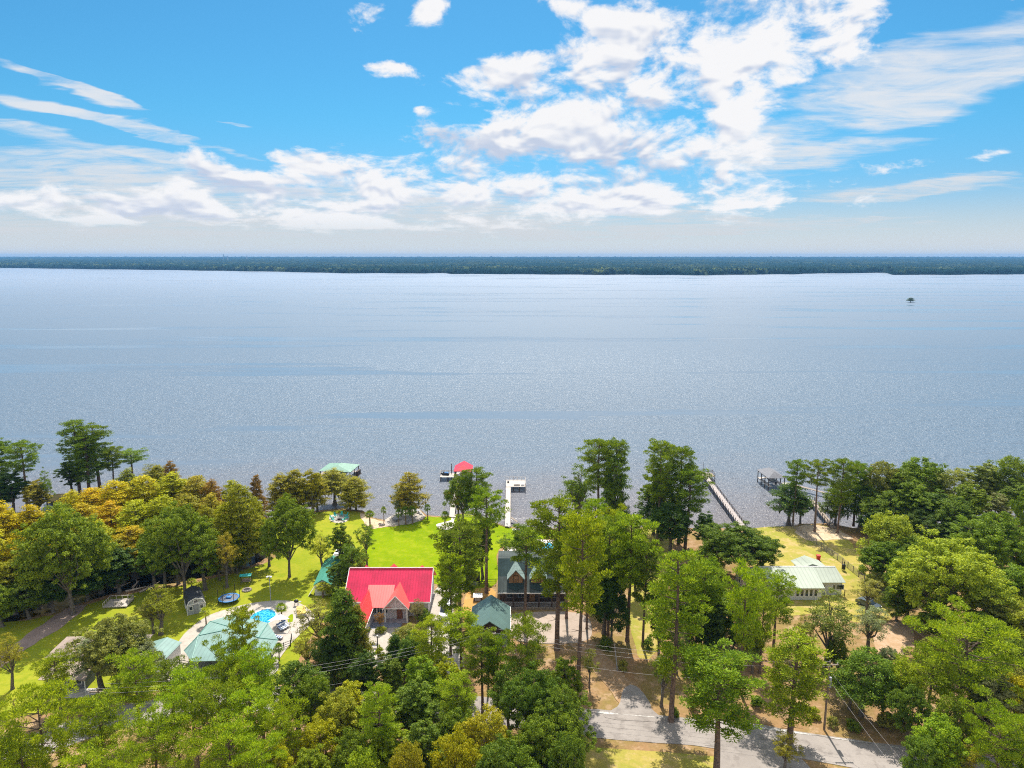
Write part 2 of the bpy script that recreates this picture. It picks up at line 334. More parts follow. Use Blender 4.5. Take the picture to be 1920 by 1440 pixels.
band("driveway", [(1190, 1345), (1186, 1320), (1140, 1260), (1085, 1200), (1045, 1168), (1040, 1150)], 4.2, .07, groundmat("driveway_gravel", [(0.40, 0.25, 0.14), (0.34, 0.22, 0.12), (0.46, 0.33, 0.22), (0.30, 0.19, 0.10)], .3))
zone("parking_pad", [(958, 1152), (1085, 1150), (1110, 1185), (1085, 1205), (985, 1205), (955, 1185)], .09, groundmat("pad_concrete", [(0.40, 0.32, 0.26), (0.44, 0.36, 0.30), (0.34, 0.27, 0.21), (0.40, 0.31, 0.25)]), wob=.05)
zone("orange_straw_bed", [(880, 1108), (925, 1104), (928, 1140), (962, 1150), (958, 1195), (880, 1195), (868, 1140)], .06, groundmat("red_straw", [(0.52, 0.29, 0.09), (0.46, 0.26, 0.08), (0.56, 0.34, 0.14), (0.4, 0.22, 0.07)]), wob=.2)
zone("house_driveway", [(690, 1180), (752, 1178), (740, 1215), (715, 1245), (672, 1252), (668, 1215)], .06, G_CONC, wob=.05)
zone("side_drive", [(812, 1110), (860, 1085), (868, 1105), (850, 1150), (870, 1250), (820, 1255), (800, 1180)], .05, G_CONC, wob=.1)
zone("porch_path", [(693, 1163), (757, 1161), (752, 1176), (690, 1180)], .09, mat("slate_path", (0.22, 0.25, 0.32), 0.7), n=1, wob=0)
zone("driveway_apron", [(1135, 1346), (1158, 1325), (1168, 1295), (1186, 1284), (1212, 1308), (1226, 1335), (1250, 1355)], .085, G_ASPH, n=4, wob=.12)
zone("side_road", [(1350, 1398), (1400, 1404), (1505, 1424), (1540, 1500), (1370, 1500)], .045, G_ASPH, n=2, wob=.1)
# white road edge line, worn
band("road_edge_line", [(1700, 1405), (1400, 1362), (1120, 1336)], .16, .09, mat("worn_white_paint", (0.55, 0.52, 0.48), 0.8, var=.3, scale=3))
# patios
zone("patio", [(722, 975), (735, 967), (781, 949), (798, 969), (790, 976), (768, 983), (746, 985), (722, 987)], .10, G_CONC, n=1, wob=0, depth=.6)
zone("dock_landing_path", [(818, 984), (826, 992), (842, 993), (853, 986), (851, 977), (855, 966), (846, 966), (846, 975), (834, 979)], .07, mat("pale_concrete", (0.68, 0.62, 0.55), 0.8), wob=0)
zone("pool_deck", [(300, 1275), (325, 1225), (345, 1190), (385, 1158), (425, 1143), (470, 1132), (510, 1127), (550, 1128), (576, 1140), (590, 1160), (565, 1188), (545, 1208), (525, 1235), (505, 1268), (360, 1275)], .10, G_CONC, wob=0)
zone("lawn_patch", [(541, 1157), (549, 1152), (549, 1166), (540, 1167)], .13, G_LAWN, n=2, wob=0)
zone("back_terrace", [(945, 1030), (960, 1018), (1000, 1012), (1050, 1016), (1066, 1030), (1050, 1045), (950, 1046)], .08, mat("pale_concrete", (0.68, 0.62, 0.55), 0.8), wob=0)
zone("swamp_water", [(-120, 1195), (-120, 1000), (40, 985), (180, 960), (330, 950), (440, 960), (500, 985), (528, 1025), (500, 1060), (430, 1085), (330, 1105), (200, 1130), (100, 1165)], -.97, SWW, n=3)
zone("swamp_bank", [(90, 925), (200, 915), (300, 905), (300, 930), (200, 945), (120, 950)], -.75, G_MUD, wob=.5)
zone("left_swamp_bank", [(-80, 965), (40, 955), (95, 960), (80, 990), (-80, 1010)], -.75, G_MUD, wob=.5)

# ------------------------------------------------------------------ far shore
def shore_px(x):
    X_ = [-2000, 0, 430, 640, 800, 832, 850, 1000, 1280, 1480, 1500, 1640, 1655, 1665, 1920, 4000]
    Y_ = [500, 502, 507.5, 511.5, 512.5, 511, 513, 514, 515.5, 514, 512.5, 511.3, 511.8, 515, 514, 514]
    return float(np.interp(x, X_, Y_))
rng = np.random.default_rng(5)
nc, nr = 1100, 84
TT = np.linspace(-1.0, 1.0, nc)
y0 = np.array([at(960+v*F/1.0, shore_px(960+v*F)).y for v in TT])
D = np.concatenate([[0, 1.5], 4*1.0+np.cumsum(6*1.125**np.arange(nr-2))]); D[-1] = 9500
D = np.minimum(D, 9500)
y0 = y0 + rng.normal(0, 5, nc) + 22*np.sin(TT*90)+18*np.sin(TT*37+1)
yy = y0[:, None]+D[None, :]
jit = rng.normal(0, 1, (nc, nr)); yy[:, 2:] += jit[:, 2:]*2
xx = TT[:, None]*(yy)+rng.normal(0, 1.2, (nc, nr))
hh = 17+3.6*rng.normal(0, 1, (nc, nr))+2.0*np.sin(xx/70)*np.cos(yy/110)+2*np.sin(xx/23+yy/31)
hh += 44*np.clip((yy-4200)/8000, 0, 1)
hh[:, 2:14] += 2.5*rng.normal(0, 1, (nc, 12))
hh[:, 0] = -0.5; hh[:, 1] = 11+3*rng.normal(0, 1, nc)
fv = np.stack([xx, yy, hh], -1).reshape(-1, 3)
idx = np.arange(nc*nr).reshape(nc, nr)
ff = np.stack([idx[:-1, :-1], idx[1:, :-1], idx[1:, 1:], idx[:-1, 1:]], -1).reshape(-1, 4)
def fastmesh(name, v, f, m, parent=None):
    me = bpy.data.meshes.new(name); v = np.asarray(v, np.float32); f = np.asarray(f, np.int32)
    me.vertices.add(len(v)); me.vertices.foreach_set('co', v.ravel())
    me.loops.add(f.size); me.loops.foreach_set('vertex_index', f.ravel())
    me.polygons.add(len(f)); me.polygons.foreach_set('loop_start', np.arange(0, f.size, f.shape[1], dtype=np.int32))
    me.update(calc_edges=True); me.materials.append(m)
    o = bpy.data.objects.new(name, me); C.objects.link(o)
    if parent is not None: o.parent = parent
    return o
m, q, out = newmat("far_canopy"); co = q.new('ShaderNodeTexCoord').outputs['Object']
n = q.noise(co, 0.03, 5.0, 0.75); n2 = q.noise(co, 0.0016, 5.0, 0.65, 0.5)
c = q.mix(q.ramp(n, 0.46, 0.64), (0.004, 0.013, 0.016), (0.11, 0.14, 0.05)); c = q.mix(q.ramp(n2, 0.42, 0.56), c, (0.010, 0.028, 0.024))
b = q.new('ShaderNodeBsdfPrincipled', {'Base Color': c, 'Roughness': 1.0, 'Specular IOR Level': 0.0}); q.l.new(b.outputs[0], out.inputs[0])
o = fastmesh("far_forest", fv, ff, m); tag(o, "unbroken blue green forest along the whole far shore of the lake", "forest", kind="stuff")
# skyline specks beyond the forest
tm = mat("tower_concrete", (0.42, 0.47, 0.52), 0.8)
for px, ht, wd, lab in ((419, 104, 7, "tallest thin tower on the horizon above the far forest"), (427, 80, 11, "short block just right of the tallest horizon tower"), (463, 83, 12, "low horizon block standing apart to the right of the others")):
    d = ray(px, 482); d = d/ d.y*8000
    th = thing("tower", lab, "tower", (d.x, d.y, 0), group="far towers on the horizon")
    mb = MB(); mb.box(-wd/2, -wd/2, 0, wd/2, wd/2, ht*.8); mb.box(-wd/2.6, -wd/2.6, ht*.8, wd/2.6, wd/2.6, ht*.93); mb.build("tower_body", tm, th)
    MB().tube((0, 0, ht*.93), (0, 0, ht), wd*.12, wd*.05).build("mast", tm, th)

# ------------------------------------------------------------------ trees
BARK = {'pine': mat("pine_bark", (0.17, 0.115, 0.085), 0.95, var=.35, scale=3), 'grey': mat("grey_bark", (0.15, 0.125, 0.10), 0.95, var=.35, scale=3),
        'palm': mat("palm_bark", (0.22, 0.16, 0.11), 0.95, var=.35, scale=4)}
LEAF = leafmat("leaves", .42, hue=.035, val=.8); NEEDLE = leafmat("needles", .33, .6, hue=.04, val=.8); MOSS = leafmat("moss", .3, .9)
def unit(a): return a/np.maximum(np.linalg.norm(a, axis=-1, keepdims=True), 1e-6)
class Cards:
    """leaf-sized kite faces"""
    def __init__(s, seed): s.r = np.random.default_rng(seed); s.V = []
    def clumps(s, cen, rad, n, L, W, flat=0.75, up=0.25, jit=0.5, droop=0.0, radial=False):
        r = s.r; cen = np.asarray(cen, float); k = len(cen); rad = np.broadcast_to(rad, (k,)).astype(float)
        d = unit(r.normal(0, 1, (k, n, 3))); d[..., 2] = np.abs(d[..., 2])*np.where(r.random((k, n)) < .74, 1, -1)
        R_ = rad[:, None, None]*r.uniform(.45, 1.05, (k, n, 1))
        p = cen[:, None]+d*R_*np.array([1, 1, flat])
        nrm = unit(d+r.normal(0, jit, (k, n, 3))+np.array([0, 0, up]))
        if radial:
            ax = unit(d+r.normal(0, .35, (k, n, 3))+np.array([0, 0, up])); wd = unit(np.cross(ax, r.normal(0, 1, (k, n, 3))))
        else:
            ax = unit(np.cross(nrm, r.normal(0, 1, (k, n, 3)))+np.array([0, 0, -droop])); wd = unit(np.cross(ax, nrm))
        l = L*r.uniform(.65, 1.3, (k, n, 1)); w_ = W*r.uniform(.7, 1.25, (k, n, 1))
        q = np.stack([p-ax*l/2, p+wd*w_/2, p+ax*l/2, p-wd*w_/2], 2)
        s.V.append(q.reshape(-1, 4, 3))
    def build(s, name, m, parent):
        V_ = np.concatenate(s.V).reshape(-1, 3); f = np.arange(len(V_)).reshape(-1, 4)
        return fastmesh(name, V_, f, m, parent)
PH = []   # prototypes are kept and moved: first use takes the prototype itself
def new_tree(name, H, R):
    o = bpy.data.objects.new(name, None); C.objects.link(o); o['_H'] = H; o['_R'] = R; return o
def pine(seed, lo=.45, R=4.3, H=25., nbr=46, dens=44, name="pine_tree", broad=1.0, cr=1.0, sp=1.35):
    rr = random.Random(seed); root = new_tree(name, H, R); mb = MB(); pts = []
    wx, wy = rr.uniform(-.6, .6), rr.uniform(-.6, .6)
    for i in range(9):
        u = i/8; pts.append(Vector((wx*math.sin(u*3)*u, wy*math.sin(u*2.5)*u, H*.97*u)))
    mb.path(pts, [.34*(1-.8*(i/8))+.03 for i in range(9)], 8)
    mb.tube((0, 0, -.3), (0, 0, .9), .50, .34, 8, False)
    def tp(u): f_ = min(u, .9999)*8; i = int(f_); return pts[i].lerp(pts[i+1], f_-i)
    cen = []; rad = []
    a = rr.uniform(0, 6)
    for i in range(nbr):
        s_ = (i+.5)/nbr; s_ = min(1, max(0, s_+rr.uniform(-.03, .03))); u = lo+(1-lo)*s_*.985
        a += 2.4+rr.uniform(-.5, .5)
        prof = (.55+.75*s_)*math.sqrt(max(.02, 1-s_**2.6))*broad
        L = R*prof*rr.choice([1.0, .9, 1.05, .65, .8, 1.12]); L = max(L, .7)
        p = tp(u); rise = rr.uniform(.05, .35)+.5*s_
        d = Vector((math.cos(a), math.sin(a), 0))
        m1_ = p+d*L*.5+Vector((0, 0, L*rise*.35)); e = p+d*L+Vector((0, 0, L*rise*.9))
        mb.path([p, m1_, e], [.03+.028*L*.4, .05, .02], 4)
        k = 1+int(L/sp)
        for j in range(k):
            f_ = 1-j*(.2*sp)+rr.uniform(-.05, .05)
            if f_ < .25: break
            q_ = p.lerp(m1_, f_*2) if f_ < .5 else m1_.lerp(e, f_*2-1)
            side = Vector((-d.y, d.x, 0))*rr.uniform(-.95, .95)*(1.25-f_)*L*.42
            cen.append(q_+side+Vector((0, 0, rr.uniform(.0, .5)))); rad.append(rr.uniform(.7, 1.15)*cr)
    cen.append(Vector(tp(1))+Vector((0, 0, -.2))); rad.append(.8)
    # dead stubs below the crown
    for i in range(5):
        u = lo*rr.uniform(.55, .98); p = tp(u); a = rr.uniform(0, 6.3); d = Vector((math.cos(a), math.sin(a), rr.uniform(-.2, .3)))
        mb.tube(p, p+d*rr.uniform(.8, 2.0), .05, .015, 4)
    mb.build("trunk", BARK['pine'], root)
    c = Cards(seed); c.clumps([tuple(x) for x in cen], rad, int(dens*2.5), .44, .15, flat=.6, up=.45, radial=True)
    c.build("crown", NEEDLE, root); return root
def oak(seed, R=6.0, H=15., lo=.16, nl=9, dens=54, name="oak_tree", ncl=230, leaf=(.44, .30), lr=.46, flat=.42, mo=False, rag=.22, crs=0):
    rr = random.Random(seed); root = new_tree(name, H, R); mb = MB(); rg = np.random.default_rng(seed)
    fork = Vector((rr.uniform(-.3, .3), rr.uniform(-.3, .3), H*(lo+.08)))
    mb.path([Vector((0, 0, -.3)), Vector((0, 0, .8)), fork], [.6, .42, .32], 8)
    lobes = []; cz = H*(lo+1)/2; hz_ = H*(1-lo)/2
    for i in range(nl):
        a = i*2.4+rr.uniform(-.4, .4); rr_ = R*(1-lr)*math.sqrt((i+.3)/nl)*rr.uniform(.85, 1.1); z_ = cz+hz_*(1-lr)*rr.uniform(-.75, .95)*(1-.45*rr_/R)
        lobes.append((np.array([rr_*math.cos(a), rr_*math.sin(a), z_]), R*lr*rr.uniform(.75, 1.12), hz_*lr*rr.uniform(.8, 1.1)))
    lobes.append((np.array([0, 0, cz+hz_*(1-lr)]), R*lr, hz_*lr))
    cen = []
    while len(cen) < ncl:
        lc, lrx, lrz = lobes[rr.randrange(len(lobes))]; d = unit(rg.normal(0, 1, 3))
        if d[2] < -.35 and rr.random() < .6: continue
        p = lc+d*np.array([lrx, lrx, lrz])*rr.uniform(1-rag*2, 1+rag)
        ins = False
        for l2, a2, b2 in lobes:
            if l2 is lc: continue
            if (((p-l2)/np.array([a2, a2, b2]))**2).sum() < .40: ins = True; break
        if ins: continue
        cen.append(p)
    for lc, lrx, lrz in lobes:
        e = Vector(lc.tolist()); mid = fork.lerp(e, .5)+Vector((rr.uniform(-.5, .5), rr.uniform(-.5, .5), rr.uniform(-.2, .7)))
        mb.path([fork, mid, e], [.2, .12, .06], 5)
        for k in range(4):
            d = Vector(unit(rg.normal(0, 1, 3)).tolist()); mb.tube(e, e+Vector((d.x*lrx, d.y*lrx, d.z*lrz))*.85, .05, .015, 4)
    mb.build("trunk", BARK['grey'], root)
    c = Cards(seed); c.clumps(cen, rg.uniform(.6, 1.15, len(cen))*(crs or R/6), int(dens*1.5), leaf[0]*.78, leaf[1]*.78, flat=.65, up=.35, jit=.55)
    c.build("crown", LEAF, root)
    if mo: moss(root, [p for p in cen if p[2] < cz+.1*H], seed)
    return root
def moss(root, cen, seed, n=26):
    rr = random.Random(seed); mb = []; 
    for i in range(n*3):
        p = np.array(cen[rr.randrange(len(cen))]); L = rr.uniform(.8, 2.2); w_ = rr.uniform(.12, .3); a = rr.uniform(0, 3.2); dx, dy = math.cos(a)*w_, math.sin(a)*w_
        mb.append([[p[0]-dx, p[1]-dy, p[2]-.3], [p[0]+dx, p[1]+dy, p[2]-.3], [p[0]+dx*.3, p[1]+dy*.3, p[2]-.3-L], [p[0]-dx*.3, p[1]-dy*.3, p[2]-.3-L*.9]])
    V_ = np.array(mb).reshape(-1, 3); o = fastmesh("hanging_moss", V_, np.arange(len(V_)).reshape(-1, 4), MOSS, root); o.color = (.13, .14, .09, 1); o['kind'] = 'stuff'
def cypress(seed, R=4.0, H=19., lo=.25, nbr=64, dens=34, mo=False, name="cypress_tree", top=2.2, leaf=(.50, .26)):
    rr = random.Random(seed); root = new_tree(name, H, R); mb = MB()
    mb.path([Vector((0, 0, -1)), Vector((0, 0, .9)), Vector((0, 0, 2.6)), Vector((.15, 0, H*.5)), Vector((0, .1, H*.96))], [.75, .55, .33, .2, .05], 8)
    cen = []; rad = []; a = 0
    for i in range(nbr):
        s_ = (i+.5)/nbr; u = lo+(1-lo)*s_; a += 2.4+rr.uniform(-.5, .5)
        prof = (1-s_**top)**.8*(.62+.38*min(1, s_*4)); L = max(.5, R*prof*rr.choice([1, .85, 1.1, .7, 1.0]))
        p = Vector((0, 0, H*u*.97)); d = Vector((math.cos(a), math.sin(a), 0)); e = p+d*L+Vector((0, 0, -.06*L+rr.uniform(-.3, .5)))
        mb.tube(p, e, .07, .02, 4)
        for j in range(1+int(L/.95)):
            f_ = 1-j*.25
            if f_ < .2: break
            side = Vector((-d.y, d.x, 0))*rr.uniform(-1, 1)*(1.3-f_)*.45*L
            cen.append(tuple(p.lerp(e, f_)+side+Vector((0, 0, rr.uniform(-.2, .3))))); rad.append(rr.uniform(.7, 1.15))
    cen.append((0, 0, H*.97)); rad.append(.6)
    mb.build("trunk", BARK['grey'], root)
    c = Cards(seed); c.clumps(cen, rad, int(dens*1.4), leaf[0]*.8, leaf[1]*.8, flat=.48, up=.5, jit=.35, droop=.5); c.build("crown", LEAF, root)
    if mo: moss(root, [p for p in cen if p[2] < H*.72], seed, 34)
    return root
def palm(seed, H=6.0, R=1.9, nf=30):
    rr = random.Random(seed); root = new_tree("palm_tree", H, R); mb = MB()
    mb.path([Vector((0, 0, -.2)), Vector((.04, 0, H*.45)), Vector((0, .05, H-R*.75))], [.26, .19, .17], 8)
    mb.build("trunk", BARK['palm'], root)
    Q = []; top = np.array([0, 0, H-R*.8])
    for i in range(nf):
        a = i*2.4; tilt = math.radians(75-115*(i/nf))+rr.uniform(-.15, .15)
        d = np.array([math.cos(a)*math.cos(tilt), math.sin(a)*math.cos(tilt), math.sin(tilt)]); s_ = np.array([-math.sin(a), math.cos(a), 0]); u_ = np.cross(s_, d)
        hub = top+d*R*.42
        Q.append([top-s_*.03, top+s_*.03, hub+s_*.02, hub-s_*.02])
        for k in range(11):
            b_ = math.radians(-75+15*k); dd = d*math.cos(b_)+s_*math.sin(b_)*.95; L = R*(.62-.12*abs(b_)); tip = hub+dd*L+np.array([0, 0, -.22*L]); mid = hub+dd*L*.5; ww = np.cross(dd, u_)*.07
            Q.append([hub, mid+ww, tip, mid-ww])
    V_ = np.array(Q).reshape(-1, 3); fastmesh("crown", V_, np.arange(len(V_)).reshape(-1, 4), LEAF, root); return root
def shrub(seed, R=1.6, H=2.6, name="shrub"):
    rr = random.Random(seed); rg = np.random.default_rng(seed); root = new_tree(name, H, R); mb = MB(); cen = []
    for i in range(26):
        d = unit(rg.normal(0, 1, 3)); d[2] = abs(d[2]); p = d*np.array([R*.75, R*.75, H*.75])*rr.uniform(.5, 1)+np.array([0, 0, .15]); cen.append(p)
        if i % 3 == 0: mb.tube((0, 0, -.2), tuple(p), .05, .02, 4)
    mb.build("stem", BARK['grey'], root)
    c = Cards(seed); c.clumps(cen, .55, 40, .30, .2, flat=.8, jit=.5); c.build("crown", LEAF, root); return root

PROTO = {
 'pine': [pine(1, nbr=54), pine(2, lo=.46, nbr=50), pine(3, lo=.36, R=4.6, nbr=60), pine(4, lo=.5, nbr=46, R=4.2), pine(5, lo=.42, nbr=54, broad=1.1)],
 'dpine': [pine(11, lo=.42, nbr=32, dens=66, H=18, R=4.8, broad=1.05, cr=1.3, sp=1.9), pine(12, lo=.38, nbr=34, dens=64, H=17, R=4.6, cr=1.25, sp=1.9), pine(13, lo=.5, nbr=28, dens=66, H=19, R=5.0, broad=1.1, cr=1.35, sp=2.0), pine(16, lo=.46, nbr=30, dens=66, H=19, R=4.8, cr=1.3, sp=1.8), pine(20, lo=.35, nbr=38, dens=60, H=18, R=4.6, cr=1.2, sp=1.8)],
 'big': [oak(35, R=9.0, H=19, nl=15, ncl=520, lr=.36, lo=.12, rag=.25, crs=.9), oak(36, R=9.0, H=18, nl=14, ncl=500, lr=.38, lo=.14, rag=.3, crs=.9)],
 'bpine': [pine(14, lo=.34, nbr=50, dens=80, H=19, R=7.5, cr=1.35, broad=1.05, sp=2.0), pine(15, lo=.42, nbr=44, dens=80, H=19, R=7.2, cr=1.4, sp=2.0)],
 'hpine': [pine(17, lo=.64, nbr=30), pine(18, lo=.6, nbr=32), pine(19, lo=.66, nbr=28)],
 'lpine': [pine(21, lo=.22, nbr=58, dens=40, H=25, R=3.8, broad=.8), pine(22, lo=.3, nbr=52, dens=40, H=25, R=4.2, broad=.9)],
 'oak': [oak(31), oak(32, lo=.16, nl=8), oak(33, R=6.5, H=14, nl=11, ncl=260), oak(34, lo=.2, R=5.5)],
 'tall': [oak(41, R=4.2, H=18, lo=.16, nl=12, lr=.42, ncl=240, rag=.3), oak(42, R=4.4, H=18, lo=.18, nl=11, lr=.45, ncl=230, rag=.3), oak(43, R=4.0, H=17, lo=.12, nl=13, lr=.4, ncl=240, rag=.3)],
 'airy': [oak(51, R=4.6, H=15, lo=.26, nl=10, lr=.40, ncl=130, dens=34, rag=.35, leaf=(.36, .2)), oak(52, R=4.8, H=14, lo=.2, nl=9, lr=.42, ncl=120, dens=36, rag=.38, leaf=(.36, .2))],
 'cyp': [cypress(61, lo=.14, nbr=76, dens=40), cypress(62, lo=.2, top=3, nbr=74, dens=40), cypress(63, R=4.4, top=3.4, nbr=80, lo=.16, dens=40), cypress(64, lo=.2, R=3.8, nbr=72, dens=42)],
 'mossy': [cypress(71, mo=True, lo=.28, top=3.2), cypress(72, mo=True, lo=.34, R=4.2, top=3.5), oak(73, R=4.4, H=17, lo=.25, nl=10, lr=.42, ncl=150, mo=True, name="mossy_tree")],
 'dark': [cypress(81, R=4.0, H=14, lo=.05, nbr=90, dens=46, name="magnolia_tree", top=1.5, leaf=(.42, .3)), cypress(82, R=4.3, H=13, lo=.06, nbr=84, dens=48, name="magnolia_tree", top=1.9, leaf=(.42, .3))],
 'palm': [palm(91), palm(92, nf=34, R=2.1)],
 'shrub': [shrub(95), shrub(96, R=1.9)],
}
